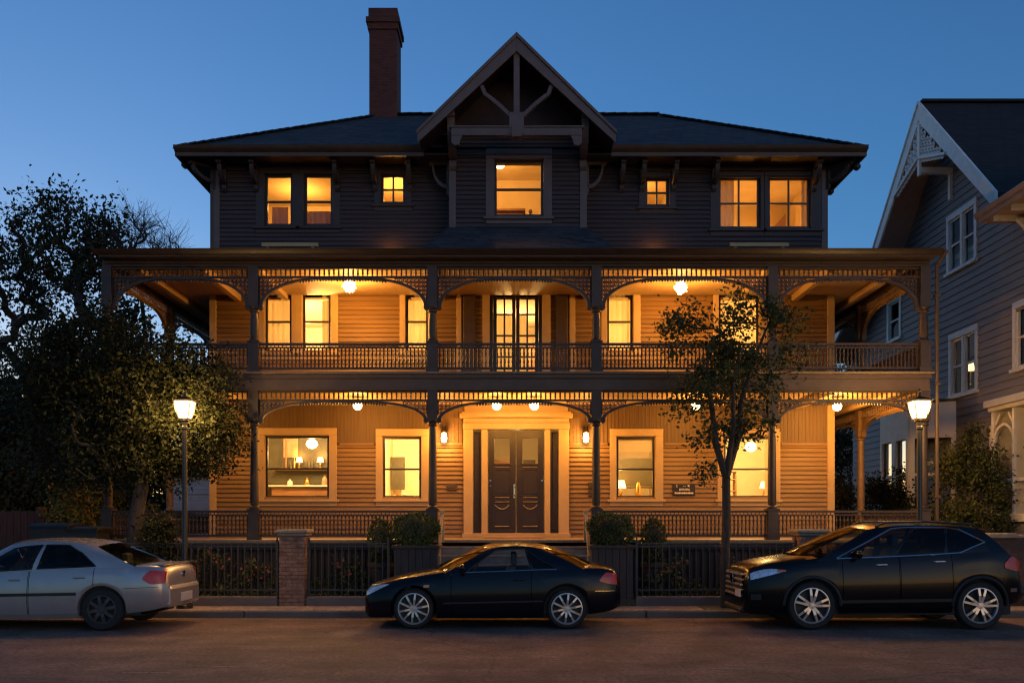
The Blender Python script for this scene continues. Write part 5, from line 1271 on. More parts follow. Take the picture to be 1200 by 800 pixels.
for sgn in (-1,1):
    pts=[(G(u,.03).x,sgn*(G(u,.03).y+.006),G(u,.03).z) for u in np.linspace(.14,.80,14)]; trimline(T,bo,pts,.008,'belt_trim','chrome',root)
s=MB(); s.M=T; s.tube([(4.0,.45,.27),(4.2,.45,.26)],.035,10); s.build('exhaust',M['chrome'],root)
s=MB(); s.M=T; s.box(-.012,.0,-.40,.40,.34,.44); s.build('grille',M['plastic'],root)
s=MB(); s.M=T; s.box(4.15,4.162,-.25,.25,.62,.74); s.build('number_plate',M['plate'],root)
# black SUV
W=1.80; SY_=14.18
sv=dict(L=4.66,W=W,paint='pblack',R=.385,AR=.435,wz=.385,wheels=(1.235,3.905),rim=.285,spokes=5,spw=.036,twin=True,rimmat='alloy',handle='chrome',
 zt=[(0,.82),(.04,.93),(.12,1.0),(.35,1.065),(.8,1.13),(1.25,1.19),(1.7,1.24),(3.5,1.28),(4.2,1.25),(4.5,1.15),(4.62,.98),(4.66,.80)],
 zs=[(0,.70),(.05,.84),(.15,.92),(.4,.98),(.8,1.03),(1.3,1.085),(1.7,1.11),(2.6,1.145),(3.4,1.19),(4.1,1.235),(4.42,1.20),(4.58,1.0),(4.66,.72)],
 hw=[(0,.64),(.03,.70),(.10,.755),(.3,.82),(.6,.865),(1.2,.90),(2.5,.90),(3.9,.90),(4.3,.86),(4.55,.79),(4.66,.70)],
 zb=[(0,.30),(.1,.24),(.6,.24),(1.8,.26),(3.3,.27),(4.2,.36),(4.66,.44)],
 doors=[(1.72,2.62,2.34,1.03),(2.64,3.46,3.26,1.08)],belt=(1.30,4.40),roofx=(2.22,4.06),rail=[(2.1,1.545),(2.22,1.585),(2.6,1.64),(3.1,1.655),(3.6,1.64),(4.06,1.59),(4.2,1.56)],hr=.64,crown=.055,wb=.20,wt=.10,rb=.06,rt=.05,rearglass='cglassdk',
 wins=[dict(pts=[(.11,.05,.12),(.16,.05,.52),(.225,.05,.88),(.39,.05,.90)]),dict(pts=[(.405,.05,.90),(.66,.05,.90)],mat='cglassdk'),dict(pts=[(.675,.05,.90),(.76,.06,.86),(.90,.36,.46)],mat='cglassdk')],
 seats=[((0,1.50),2.05),((0,1.45),3.0)],steer=(2.05,1.08),mirror=(1.95,1.20),
 patches=[('headlight',.10,.72,[(0,.76),(.3,.83),(.72,.925)],[(0,.80),(.15,.91),(.5,.965),(.72,.945)],'lensclear'),('turn_signal',.58,.74,[(.5,.90),(.74,.925)],[(.5,.962),(.74,.95)],'orange',.010),('tail_light',4.30,4.62,[(4.3,.98),(4.5,.93),(4.62,.92)],[(4.3,1.05),(4.45,1.16),(4.62,1.08)],'red',.012),
  ('fog_lamp',.10,.28,[(0,.47),(.3,.47)],[(0,.56),(.3,.56)],'plastic'),('door_strip',1.70,3.45,[(1.6,.42),(3.5,.45)],[(1.6,.47),(3.5,.50)],'plastic',.010),('rear_reflector',4.40,4.52,[(4.3,.60),(4.6,.60)],[(4.3,.66),(4.6,.66)],'chrome',.006)])
def remap(o,fn):
    return o
mp=lambda x: x*(1.02/1.235) if x<1.235 else x-.215
for k in ('zt','zs','hw','zb','rail'): sv[k]=[(mp(p[0]),)+tuple(p[1:]) for p in sv[k]]
sv['doors']=[(mp(a),mp(b),mp(c),z) for a,b,c,z in sv['doors']]; sv['wheels']=tuple(mp(x) for x in sv['wheels']); sv['belt']=tuple(mp(x) for x in sv['belt']); sv['roofx']=tuple(mp(x) for x in sv['roofx']); sv['L']=mp(sv['L'])
sv['seats']=[(a,mp(b)) for a,b in sv['seats']]; sv['steer']=(mp(2.05),1.08); sv['mirror']=(mp(1.95),1.20)
sv['patches']=[(p[0],mp(p[1]),mp(p[2]),[(mp(x),z) for x,z in p[3]],[(mp(x),z) for x,z in p[4]])+tuple(p[5:]) for p in sv['patches']]
root,T,bo,side,hw,zs,zt,zb,G=car('parked_suv','tall black suv with chrome window line parked beside the street tree',3.74,SY_+W/2,sv)
for sgn in (-1,1):
    lo=[(G(u,.03).x,sgn*(G(u,.03).y+.01),G(u,.03).z) for u in np.linspace(.10,.74,14)]+[(G(.905,.40).x,sgn*(G(.905,.40).y+.01),G(.905,.40).z)]
    hi=[(G(u,v).x,sgn*(G(u,v).y+.01),G(u,v).z) for u,v in ((.905,.40),(.77,.90),(.66,.94),(.5,.94),(.4,.94),(.30,.94),(.215,.92),(.15,.56),(.095,.05))]
    trimline(T,bo,lo+hi,.012,'window_line','chrome',root)
    # dark cladding lips round the wheel arches, roof rails
    for c in sv['wheels']:
        s=MB(); s.M=T; pts=[]
        for k in range(19):
            a=PI*k/18; x,z=c+(sv['AR']+.012)*math.cos(a),sv['wz']+(sv['AR']+.012)*math.sin(a); x=min(x,4.38); pts.append((x,sgn*(side(x,max(z,.3))+.0),max(z,.28)))
        s.tube(pts,.028,6); s.build('arch_cladding',M['plastic'],root,smooth=.8)
    s=MB(); s.M=T; s.tube([(2.15,sgn*.56,1.63),(2.3,sgn*.56,1.70),(3.0,sgn*.57,1.715),(3.7,sgn*.56,1.675),(3.8,sgn*.56,1.61)],.018,8); s.build('roof_rail',M['plastic'],root,smooth=.8)
s=MB(); s.M=T
for k in range(5):
    z=.52+k*.085; s.bar((-.02+.004*k,-.50+.0*k,z),(-.02+.004*k,.50,z),.03,.032,(0,0,1)); s.bar((-.02+.004*k,-.50,z),(.10,-.70,z+.01),.03,.03); s.bar((-.02+.004*k,.50,z),(.10,.70,z+.01),.03,.03)
s.build('grille',M['alloy'],root,bevel=.004)
s=MB(); s.M=T; s.box(-.006,.002,-.52,.52,.50,.90); s.build('grille_mesh',M['plastic'],root)
s=MB(); s.M=T; s.lathe([(.085,-.05),(.085,-.035),(.06,-.03),(.06,-.05)],(0,0,.78),20,axis='x'); s.build('emblem',M['chrome'],root,smooth=.6)
s=MB(); s.M=T; s.box(-.06,-.045,-.62,-.30,.50,.62) ; s.build('number_plate',M['plate'],root,bevel=.004)
s=MB(); s.M=T; s.box(-.045,.25,-.60,.60,.24,.33); s.build('skid_plate',M['plastic'],root,bevel=.03)
s=MB(); s.M=T; s.box(4.24,4.51,-.72,.72,.52,.70); s.build('rear_bumper',M['plastic'],root,bevel=.05)
s=MB(); s.M=T; s.prism([(3.8,1.62),(4.04,1.585),(4.09,1.56),(3.8,1.585)],lambda u,v,t:(u,t,v),-.58,.58); s.build('roof_spoiler',M['pblack'],root,bevel=.008)
# silver sedan
W=1.72; DY=14.05
sd=dict(L=4.62,W=W,paint='psilver',R=.335,AR=.375,wz=.335,wheels=(1.0,3.63),rim=.225,spokes=8,spw=.05,rimmat='steelwheel',handle='psilver',
 zt=[(0,.56),(.05,.64),(.3,.74),(.8,.87),(1.3,.96),(1.7,1.0),(3.5,1.06),(4.15,1.06),(4.45,1.045),(4.55,1.01),(4.59,.94),(4.62,.78)],
 zs=[(0,.48),(.06,.58),(.3,.67),(.8,.79),(1.4,.88),(2.2,.925),(3.0,.965),(3.6,.985),(4.2,.985),(4.48,.965),(4.58,.85),(4.62,.66)],
 hw=[(0,.55),(.05,.64),(.2,.73),(.5,.80),(1,.85),(2,.86),(3.4,.86),(3.9,.845),(4.3,.80),(4.52,.745),(4.62,.66)],
 zb=[(0,.22),(.1,.18),(1.4,.18),(3,.19),(4.0,.27),(4.4,.32),(4.62,.38)],
 doors=[(1.55,2.47,2.26,.80),(2.49,3.50,3.28,.835)],belt=(1.25,4.16),roofx=(2.05,3.44),rail=[(1.95,1.30),(2.05,1.335),(2.35,1.38),(2.7,1.395),(3.1,1.375),(3.44,1.32),(3.6,1.28)],hr=.62,crown=.06,wb=.16,wt=.10,rb=.12,rt=.10,
 wins=[dict(pts=[(.10,.04,.22),(.17,.04,.85),(.43,.05,.89)]),dict(pts=[(.46,.05,.89),(.70,.05,.90),(.775,.06,.62),(.79,.06,.22)],mat='cglassdk')],
 seats=[((0,1.22),1.9),((0,1.18),2.85)],steer=(1.85,.92),mirror=(1.7,1.0),
 patches=[('headlight',.05,.5,[(0,.50),(.5,.66)],[(0,.56),(.5,.72)],'lensclear'),('tail_light',4.26,4.58,[(4.26,.80),(4.4,.73),(4.58,.74)],[(4.26,.84),(4.38,.95),(4.58,.93)],'red',.010),('bumper_seam',3.98,4.5,[(3.9,.66),(4.5,.68)],[(3.9,.668),(4.5,.688)],'plastic',.003),('rub_strip',1.57,3.24,[(1.4,.53),(3.3,.56)],[(1.4,.575),(3.3,.605)],'plastic',.012)])
root,T,bo,side,hw,zs,zt,zb,G=car('parked_sedan','silver four door sedan with dark wheels, its tail pointing right',-5.46-4.62,DY+W/2,sd)
s=MB(); s.M=T; s.box(4.661,4.672,-.26,.26,.42,.56); s.build('number_plate',M['plate'],root,bevel=.004)
s=MB(); s.M=T; s.box(4.30,4.66,-.66,.66,.34,.70); s.build('rear_bumper',M['psilver'],root,bevel=.06)
s=MB(); s.M=T; s.lathe([(.055,4.60),(.055,4.625),(.035,4.625),(.035,4.60)],(0,0,.86),20,axis='x'); s.box(4.60,4.623,-.03,.03,.85,.87); s.build('emblem',M['chrome'],root,smooth=.6)
s=MB(); s.M=T; s.prism([(4.25,1.035),(4.52,1.01),(4.56,1.045),(4.47,1.045)],lambda u,v,t:(u,t,v),-.62,.62); s.build('boot_lip',M['psilver'],root,bevel=.008)
# ------------------------------------------------------------------ trees
def tree(name,label,base,trunk,ells,ncl,leaves,size,clr,lm,bm_,group=None,r0=.006,tr=(.11,.07),seed=1,up=.3,twig=True,flat=1.0,cat='tree',shell=0,limbs=()):
    """trunk: list of points; ells: crown volumes (cx,cy,cz,rx,ry,rz,weight)"""
    rng=np.random.default_rng(seed); t=thing(name,label,cat,base,group)
    wts=np.array([e[6] if len(e)>6 else e[3]*e[4]*e[5] for e in ells],float); wts/=wts.sum(); cl=[]
    for e,wn in zip(ells,wts):
        k=max(3,int(ncl*wn)); d=rng.normal(size=(k,3)); d/=np.linalg.norm(d,axis=1)[:,None]; r=(rng.uniform(shell,1,k)**(1/2.2))[:,None]
        cl.append(np.array(e[:3])+d*r*np.array(e[3:6]))
    cl=np.concatenate(cl)
    nodes=[np.array(p,float) for p in trunk]; par=[-1]+list(range(len(trunk)-1)); nt=len(nodes); ntr=nt; lr={}
    for path,ra,rb_ in limbs:
        pv=ntr-1
        for k,q in enumerate(path): nodes.append(np.array(q,float)); par.append(pv); pv=len(nodes)-1; lr[pv]=ra+(rb_-ra)*k/max(1,len(path)-1)
    nt=len(nodes); start=max(1,ntr-1) if limbs else max(1,ntr-3)
    top=nodes[-1]
    order=np.argsort(np.linalg.norm(cl-top,axis=1))
    arr=np.array(nodes); ends=[]
    P=np.zeros((len(cl)*3+nt,3)); P[:nt]=arr; n=nt
    depth=[0]*nt
    for o in order:
        q=cl[o]; d=np.linalg.norm(P[start:n]-q,axis=1); 
        dz=P[start:n,2]-q[2]; d=d+np.where(dz>0,dz*.8,0)
        j=int(np.argmin(d))+start; a=P[j]
        L=np.linalg.norm(q-a); pr=j
        if L>.25:
            mid=(a+q)/2+rng.normal(size=3)*L*.10; mid[2]+=L*.05
            P[n]=mid; par.append(pr); pr=n; n+=1
        P[n]=q; par.append(pr); ends.append(n); n+=1
    cnt=np.zeros(n)
    for e in ends: cnt[e]+=1
    for i in range(n-1,0,-1):
        if par[i]>=0: cnt[par[i]]+=cnt[i]
    rad=r0*np.sqrt(np.maximum(cnt,1)); 
    for i in range(nt): rad[i]=lr[i] if i in lr else tr[0]+(tr[1]-tr[0])*i/max(1,ntr-1)
    rad=np.minimum(rad,tr[1])if False else rad
    b=MB(); b.tube([P[i] for i in range(ntr)],[rad[i] for i in range(ntr)],10)
    k=ntr
    for path,ra,rb_ in limbs: b.tube([P[ntr-1]]+[P[k+i] for i in range(len(path))],[tr[1]*.9]+[rad[k+i] for i in range(len(path))],8); k+=len(path)
    for i in range(nt,n):
        j=par[i]; ra=min(rad[j],max(rad[i]*1.25,r0)) ; b.tube([P[j],P[i]],[min(ra,tr[1]),min(rad[i],tr[1])],6 if rad[i]>.02 else 4,cap=False)
    b.build('trunk',M[bm_],t,smooth=1)
    if leaves:
        pts=[]
        for q in cl:
            k=int(leaves*rng.uniform(.5,1.4)); g=rng.normal(size=(k,3))*clr*np.array([1,1,flat])*rng.uniform(.7,1.25); pts.append(q+g)
        m_=MB(); leaf_cloud(m_,np.concatenate(pts),size,up); m_.build('crown',M[lm],t,recalc=False)
    else:
        m_=MB()
        for q in cl:
            for k in range(5):
                d=rng.normal(size=3); d[2]=abs(d[2])+.3; d/=np.linalg.norm(d); e1=q+d*.5+rng.normal(size=3)*.05; m_.tube([q,e1,e1+d*.35+rng.normal(size=3)*.08],[.009,.006,.003],3,cap=False)
        m_.build('twigs',M[bm_],t)
    return t
def E(px,py,d,rxp,ryp,ry,w=None):
    e=(wx(px,d),d,wz(py,d),rxp*d/F,ry,ryp*d/F); return e if w is None else e+(w,)
# slender street tree right of the door, open crown
d=16.62; bx=wx(850,d)
tr=[(bx,d,.10),(bx-.01,d,.9),(bx+.02,d,1.7),(wx(851,d),d,wz(560,d))]
tree('street_tree','slender street tree with a thin open crown beside the suv',(bx,d,.12),tr,
 [E(800,378,d,24,22,.3,9),E(845,395,d,35,38,.5,16),E(905,372,d,38,26,.5,14),E(865,440,d,62,40,.7,36),E(808,465,d,36,26,.5,11),E(835,505,d,36,20,.4,8),E(880,500,d,34,26,.4,8),E(925,420,d,24,22,.4,5),E(828,548,d,14,14,.2,3),E(862,355,d,16,14,.3,3),E(790,415,d,16,14,.3,3)],
 185,50,.08,.12,'leaf','bark',None,.0048,(.088,.076),11,.2,limbs=[([(wx(838,d),d-.05,wz(520,d)),(wx(833,d),d-.1,wz(480,d)),(wx(826,d),d-.1,wz(440,d)),(wx(832,d),d,wz(400,d))],.062,.022),([(wx(866,d),d+.05,wz(510,d)),(wx(870,d),d+.1,wz(470,d)),(wx(884,d),d+.1,wz(425,d)),(wx(898,d),d,wz(385,d))],.07,.022),([(wx(858,d),d-.1,wz(500,d)),(wx(856,d),d-.2,wz(450,d)),(wx(864,d),d-.2,wz(410,d))],.045,.02)])
s=MB(); s.box(bx-.45,bx+.45,d-.33,d+.30,.1215,.126); tag(s.build('tree_pit',M['soil'],None),kind='structure')
# dense dark tree on the left
d=17.55; bx=wx(152,d)
tr=[(bx,d,.22),(bx+.03,d,.8),(bx+.10,d,1.3),(wx(160,d),d,wz(600,d)),(wx(166,d),d,wz(570,d)),(wx(164,d),d,wz(540,d))]
tree('dense_tree','dense dark leafy tree behind the silver sedan and left lamp post',(bx,d,.25),tr,
 [E(95,430,d,72,58,.85,34),E(165,455,d,80,66,.8,44),E(105,495,d,78,48,.9,26),E(215,500,d,52,54,.6,26),E(250,510,d,36,44,.5,14),E(235,445,d,36,34,.5,10),E(60,450,d,36,44,.6,9),E(180,545,d,70,28,.6,12),E(95,545,d,55,30,.7,9),E(68,395,d,18,26,.4,4),E(210,405,d,10,34,.3,3),E(128,388,d,20,20,.4,4)],
 700,64,.085,.16,'leafmag','barkdk',None,.005,(.17,.12),5,.1,shell=.2)
# far trees on the left
G_='tall dark trees far left'
def bgtree(px,top,bot,wp,d,label,sd,ncl=230,lm='leafbg',size=.17):
    x=wx(px,d); zt_=wz(top,d); r=wp*d/F
    tr=[(x,d,.2),(x+.1,d,zt_*.25),(x,d,zt_*.5)]
    es=[(x+r*.2,d,zt_*.95,r*.07,r*.1,zt_*.07,1),(x-r*.45,d,zt_*.93,r*.07,r*.1,zt_*.08,1),(x+r*.6,d,zt_*.9,r*.07,r*.1,zt_*.07,1),(x-r*.8,d,zt_*.82,r*.1,r*.1,zt_*.08,1),(x,d,zt_*.62,r*.9,r*.8,zt_*.34,10),(x-r*.3,d,zt_*.86,r*.28,r*.3,zt_*.13,3),(x+r*.35,d,zt_*.80,r*.33,r*.3,zt_*.15,3),(x,d,zt_*.36,r,r*.8,zt_*.22,6),(x+r*.05,d,zt_*.92,r*.15,r*.2,zt_*.08,1.4)]
    tree('background_tree',label,(x,d,.2),tr,es,ncl,34,size,.34,lm,'barkdk',G_,.02,(.25,.16),sd,.0)
bgtree(14,235,0,75,36,'tall dark tree at the far left edge',21); bgtree(72,222,0,48,34,'tallest feathery dark tree behind the left porch',22,200); bgtree(120,238,0,34,33,'narrow dark tree between the tallest tree and the bare tree',23,170)
bgtree(-75,260,0,80,32,'dark tree just outside the left edge of the photo',24,150); bgtree(150,345,0,40,30,'lower dark tree seen through the left side porch',25,120)
d=33; x=wx(172,d)
tree('bare_tree','leafless tree with thin twigs above the left porch roof',(x,d,.2),[(x,d,.2),(x,d,4),(x+.1,d,7.2)],[E(172,285,d,36,26,1.6,10),E(160,262,d,16,16,1,3),E(195,300,d,18,18,1,3)],90,0,.1,.1,None,'barkdk',G_,.012,(.16,.08),31)
# big shrubs and hedge mass left
def bush(px,py0,py1,wp,d,label,lm,n,size,group,sd,zb=None):
    x=wx(px,d); z0=.26 if zb is None else zb; z1=wz(py0,d); rz=(z1-z0)/2; rx=wp*d/F
    tr=[(x,d,z0-.02),(x,d,z0+rz*.3),(x,d,z0+rz*.6)]
    es=[(x,d,z0+rz*.95,rx*.85,rx*.7,rz*.9,8),(x-rx*.4,d,z0+rz*1.15,rx*.5,rx*.5,rz*.65,3),(x+rx*.4,d-.1,z0+rz*1.0,rx*.5,rx*.5,rz*.7,3),(x+rx*.1,d,z0+rz*1.5,rx*.5,rx*.4,rz*.42,2)]
    return tree('bush',label,(x,d,z0),tr,es,n,46,size,.13 if size<.12 else .2,lm,'barkdk',group,.004,(.06,.04),sd,-.1,cat='bush',shell=.25)
GB='bushes round the houses'
bush(1136,496,0,44,20.2,'tall rounded green bush beside the grey house','leaf',240,.085,GB,41); bush(1042,546,0,42,24.5,'dark bush behind the lit side porch column','leafmag',200,.09,GB,42); bush(982,550,0,20,23.5,'small dark bush at the right corner of the house','leafmag',80,.09,GB,43); bush(1082,575,0,36,22.5,'low bush between the porch and the tall rounded bush','leafmag',90,.09,GB,44)
bush(84,556,0,34,19.2,'yellowish bush left of the dense tree trunk','leafyel',130,.085,GB,45); bush(188,598,0,22,17.3,'low dark bush right of the dense tree trunk','leafmag',80,.075,GB,46); bush(128,560,0,22,23.0,'yellow green bush behind the dense tree trunk','leafyel',80,.085,GB,47); bush(176,580,0,16,22.0,'small yellow bush at the left porch end','leafyel',50,.08,GB,48)
bush(60,395,0,75,27,'tallest dark bush between the far trees and the red fence','leafbg',330,.15,GB,61); bush(150,455,0,60,31,'wide dark bush behind the side porch railing','leafbg',240,.16,GB,62); bush(215,520,0,50,33,'low dark bush beyond the pale shed','leafbg',120,.15,GB,63); bush(-20,520,0,90,22.5,'low dark bush directly behind the red fence','leafbg',300,.13,GB,64); bush(95,525,0,60,23.5,'low dark bush behind the bins','leafbg',230,.13,GB,65)
bush(986,392,0,34,42,'dark tree mass far behind the right side porch','leafbg',150,.2,GB,66); bush(-25,395,0,80,29,'dark bush behind the leftmost far tree','leafbg',260,.16,GB,67)
bush(20,440,0,85,26,'big dark bush behind the red fence','leafbg',190,.16,GB,49); bush(-60,470,0,80,24,'dark bush at the far left end of the red fence','leafbg',120,.16,GB,50); bush(115,470,0,50,28,'dark bush behind the left side porch','leafbg',120,.16,GB,51)
# ------------------------------------------------------------------ grey house on the right, gable end towards us
nb=thing('grey_house','grey clapboard house with white trimmed steep gable at the right edge','house',(14,23.8,.2))
NX=11.7; gd0,gd1,gdm=20.0,27.6,23.8; gz,ge=12.85,9.07
TN=Matrix.Translation((NX,0,0))@Matrix.Rotation(-PI/2,4,'Z')   # local x -> -Y, local -y -> -X
def nl(d): return -d                                              # local x of depth d
slp=(gz-ge)/(gdm-gd0)
def npx(px): return NX*F/(px-600.0)
def nz(py,px): return wz(py,npx(px))
nw=[]   # window openings (depth near, depth far, z0, z1)
def nwin(pxa,pxb,pya,pyb): # px left(far), right(near); rows at the centre of the window
    pc=(pxa+pxb)/2; return (npx(pxb),npx(pxa),nz(pyb,pc),nz(pya,pc))
WA=nwin(1113.5,1143,250,311); WB=nwin(1116,1144,393,460); WC=(19.4,20.75,nz(431,1192),nz(362,1192)); WD=(21.3,21.75,nz(570,1171),nz(505,1171)); WE=(27.0,27.75,wz(397,27.4),wz(354,27.4))
holes=[(-w[1],-w[0],w[2],w[3]) for w in (WA,WB,WC,WD,WE)]
s=MB(); s.M=TN
def lim(z):
    if z<ge-.4: return (-28.0,-15.0)
    top=gz-.15; h=(top-z)/slp; a,b=-(gdm+h),-(gdm-h); return (max(-28.0,a),min(-15.0 if z<8.3 else -gd0-.2,b))
clapboard(s,-28,-15,.3,gz-.2,0,holes,.19,0,lim,.034); s.build('wall',M['greyside'],nb)
s=MB(); s.M=TN; sheet_with_holes(s,-28,-15,.3,ge-.45,.10,holes); s.poly([(-28,.10,ge-.45),(-15.2,.10,ge-.45),(-gd0-.2,.10,ge-.3),(-gdm,.10,gz-.2),(-28,.10,ge-.1)]); s.build('wall_lining',M['cream'],nb)
# roof: ridge along X
r=MB(); xo=NX-.85; X1=26
for s_ in (-1,1):
    e=gdm+s_*(gdm-gd0); zt_=.12
    for dz in (0,-zt_): r.quad((xo,gdm,gz+dz),(X1,gdm,gz+dz),(X1,e,ge+dz),(xo,e,ge+dz))
    r.quad((xo,gdm,gz),(xo,e,ge),(xo,e,ge-zt_),(xo,gdm,gz-zt_)); r.quad((xo,e,ge),(X1,e,ge),(X1,e,ge-zt_),(xo,e,ge-zt_))
r.box(xo,X1,gdm-.12,gdm+.12,gz-.02,gz+.045)
for k in range(3): r.lathe([(.05,gz),(.05,gz+.35)],(15.5+k*3,gdm-.3,0),8)
rf=r.build('roof',M['roof2'],nb,recalc=False)
s=MB()
for s_ in (-1,1):
    e=gdm+s_*(gdm-gd0); s.quad((xo+.02,gdm,gz-.125),(NX-.0,gdm,gz-.125),(NX,e,ge-.125),(xo+.02,e,ge-.125))
s.build('soffit',M['soffit'],nb)
b=MB()
for s_ in (-1,1):
    e=gdm+s_*(gdm-gd0); t=.42
    b.prism([(gdm,gz+.02),(e,ge+.02),(e+s_*.0,ge-t*.95),(gdm,gz-t*1.25)],lambda u,v,tt:(tt,u,v),xo-.06,xo-.002)
    b.prism([(gdm,gz+.05),(e,ge+.05),(e,ge-.05),(gdm,gz-.05)],lambda u,v,tt:(tt,u,v),xo-.09,xo-.061)
    b.box(xo-.05,xo+.12,min(e,e-s_*.2),max(e,e-s_*.2),ge-.55,ge-.36)
b.build('bargeboard',M['white'],nb,bevel=.008)
# pierced apex ornament
b=MB(); zb_=gz-1.85; x=xo-.03
hw_=1.85/slp-.42
b.box(x-.03,x+.03,gdm-.06,gdm+.06,zb_-.1,gz-.5); 
for s_ in (-1,1):
    b.bar((x,gdm,zb_+.38),(x,gdm+s_*hw_*1.05,zb_-.12),.06,.13,(1,0,0))
    n=10
    for i in range(14):
        for j in range(16):
            u=.12+i*.165; z=zb_+.32-u*.32+j*.165
            if z>gz-.55-u*slp-.03 or u>hw_: continue
            for k in range(6):
                a0,a1=2*PI*k/6,2*PI*(k+1)/6
                for xx in (x-.012,x+.012): b.quad(*[(xx,gdm+s_*(u+rr*math.cos(a)),z+rr*math.sin(a)) for rr,a in ((.048,a0),(.082,a0),(.082,a1),(.048,a1))])
            b.bar((x,gdm+s_*u,z+.05),(x,gdm+s_*(u+.06),z+.09),.02,.02)
b.build('gable_ornament',M['white'],nb)
b=MB()
b.box(xo,NX,gdm-.07,gdm+.07,gz-1.9,gz-1.74); b.box(NX-.1,NX-.0,gdm-.06,gdm+.06,gz-2.6,gz-1.901)
b.build('bracket',M['white'],nb,bevel=.01)
def nbw(w_,double=True,lab=None,blind=None):
    a,b_,z0,z1=w_; t=MB(); t.M=TN; x0,x1=-b_,-a; tw=.13
    t.box(x0-tw,x0,-.05,.02,z0-.02,z1); t.box(x1,x1+tw,-.05,.02,z0-.02,z1); t.box(x0-tw,x1+tw,-.055,.02,z1+.001,z1+.16); t.box(x0-tw-.05,x1+tw+.05,-.10,.02,z0-.10,z0-.021)
    xm=(x0+x1)/2
    if double: t.box(xm-.055,xm+.055,-.045,.02,z0,z1)
    w=t.build('window',M['white'],nb,bevel=.008)
    s=MB(); s.M=TN
    for p,q in (((x0,xm-.056),(xm+.056,x1)) if double else ((x0,x1),)):
        frame_bars(s,p,q,z0,z1,.0,.06,.045); s.box(p+.046,q-.046,-.005,.06,(z0+z1)/2-.025,(z0+z1)/2+.025)
    s.build('sash',M['white'],w)
    g=MB(); g.M=TN; g.quad((x0,.035,z0),(x1,.035,z0),(x1,.035,z1),(x0,.035,z1)); g.build('pane',M['glass'],w)
    return w
nbw(WA); nbw(WB); nbw(WC); nbw(WD,False); nbw(WE,False)
# simple rooms behind, one faintly lit lamp
m_=MB(); m_.M=TN
m_.box(-28,-15.2,2.6,2.65,.3,9.0); 
for z in (3.9,6.9,9.0): m_.box(-28,-15.2,.12,2.6,z-.1,z)
for x in (-25.6,-22.0): m_.box(x-.05,x+.05,.12,2.6,.3,8.9)
m_.build('room_wall',M['greenpaint'],nb)
c=MB(); c.M=TN
a,b_,z0,z1=WA; 
c.box(-b_+.02,-a-.02,.10,.11,z0,z1)
a,b_,z0,z1=WB; xm=-(a+b_)/2; c.box(xm+.1,-a-.02,.10,.11,z1-.55,z1)
c.build('blind',mat('blind_grey',(.32,.33,.36),.8,.1,6),nb)
a,b_,z0,z1=WB
t=thing('table_lamp','small orange lamp glowing in the grey house window','lamp',(NX+.7,(a+b_)/2-.25,z0+.5))
s=MB(); yy=(a+b_)/2+.62; s.lathe([(.07,z0+.30),(.02,z0+.34),(.03,z0+.55),(.02,z0+.68)],(NX+.5,yy,0),10); s.build('base',M['brass'],t)
s=MB(); s.lathe([(.10,z0+.68),(.06,z0+.88)],(NX+.5,yy,0),14); s.build('lamp_shade',M['shade'],t); light('bulb',(NX+.5,yy,z0+1.0),3,t,WARM,.05)
# nearer wing with bracketed eave
s=MB(); ze=wz(252,20.35); xe=10.62
s.poly([(xe,20.35,ze),(xe,12,ze),(13.0,12,ze+1.6),(13.0,18.8,ze+1.6)]); s.poly([(xe,20.35,ze),(13.0,18.8,ze+1.6),(13.0,20.35,ze+.3)]); s.build('wing_roof',M['roof2'],nb,recalc=False)
s=MB(); s.box(xe-.02,xe+.05,12,20.38,ze-.18,ze+.01); s.box(xe+.051,NX,20.31,20.38,ze-.18,ze+.01); s.prism([(xe-.12,ze+.03),(xe-.02,ze+.03),(xe-.02,ze-.09),(xe-.08,ze-.07)],lambda u,v,t:(u,t,v),12,20.42); s.build('wing_fascia',M['soffit'],nb,bevel=.01)
s=MB(); s.box(xe+.051,NX,12,20.309,ze-.16,ze-.13); s.build('wing_soffit',M['soffit'],nb)
for y in (19.9,19.2,18.5,17.8):
    s=MB(); s.box(xe+.1,NX-.02,y-.05,y+.05,ze-.28,ze-.165); s.build('rafter_tail',M['white'],nb)
for y in (19.75,18.2):
    s=MB(); s.box(NX-.14,NX-.025,y-.06,y+.06,ze-.95,ze-.29); s.prism([(NX-.14,ze-.8),(NX-.6,ze-.29),(NX-.45,ze-.29),(NX-.14,ze-.6)],lambda u,v,t:(u,t,v),y-.05,y+.05); s.build('bracket',M['white'],nb)
# lower bay with arched panels at the right edge
s=MB(); bx0=NX-.5; yb0,yb1=18.2,20.95
s.box(bx0-.12,NX,yb0,yb1+.12,wz(478,21),wz(470,21)); s.box(bx0-.05,NX-.02,yb0,yb1+.05,wz(483,21),wz(478.4,21))
s.box(bx0,NX-.02,yb1-.10,yb1,1.9,wz(483.3,21)); s.box(bx0,NX-.02,yb1-.95,yb1-.87,1.9,wz(483.3,21)); s.box(bx0-.04,NX-.02,yb0,yb1+.04,1.72,1.9)
s.box(bx0+.02,bx0+.08,yb0,yb1-.101,2.62,2.70)
for k in range(8):
    a0,a1=PI*k/8,PI*(k+1)/8; cy,cz,r0_,r1_=yb1-.49,3.55,.36,.43
    s.prism([(cy+r*math.cos(a),cz+r*math.sin(a)) for r,a in ((r0_,a0),(r1_,a0),(r1_,a1),(r0_,a1))],lambda u,v,t:(t,u,v),bx0+.01,bx0+.09)
s.bar((bx0+.05,yb1-.12,3.95),(bx0+.05,yb1-.32,4.2),.05,.05); s.bar((bx0+.05,yb1-.86,3.95),(bx0+.05,yb1-.66,4.2),.05,.05)
s.build('bay_frame',M['white'],nb,bevel=.008)
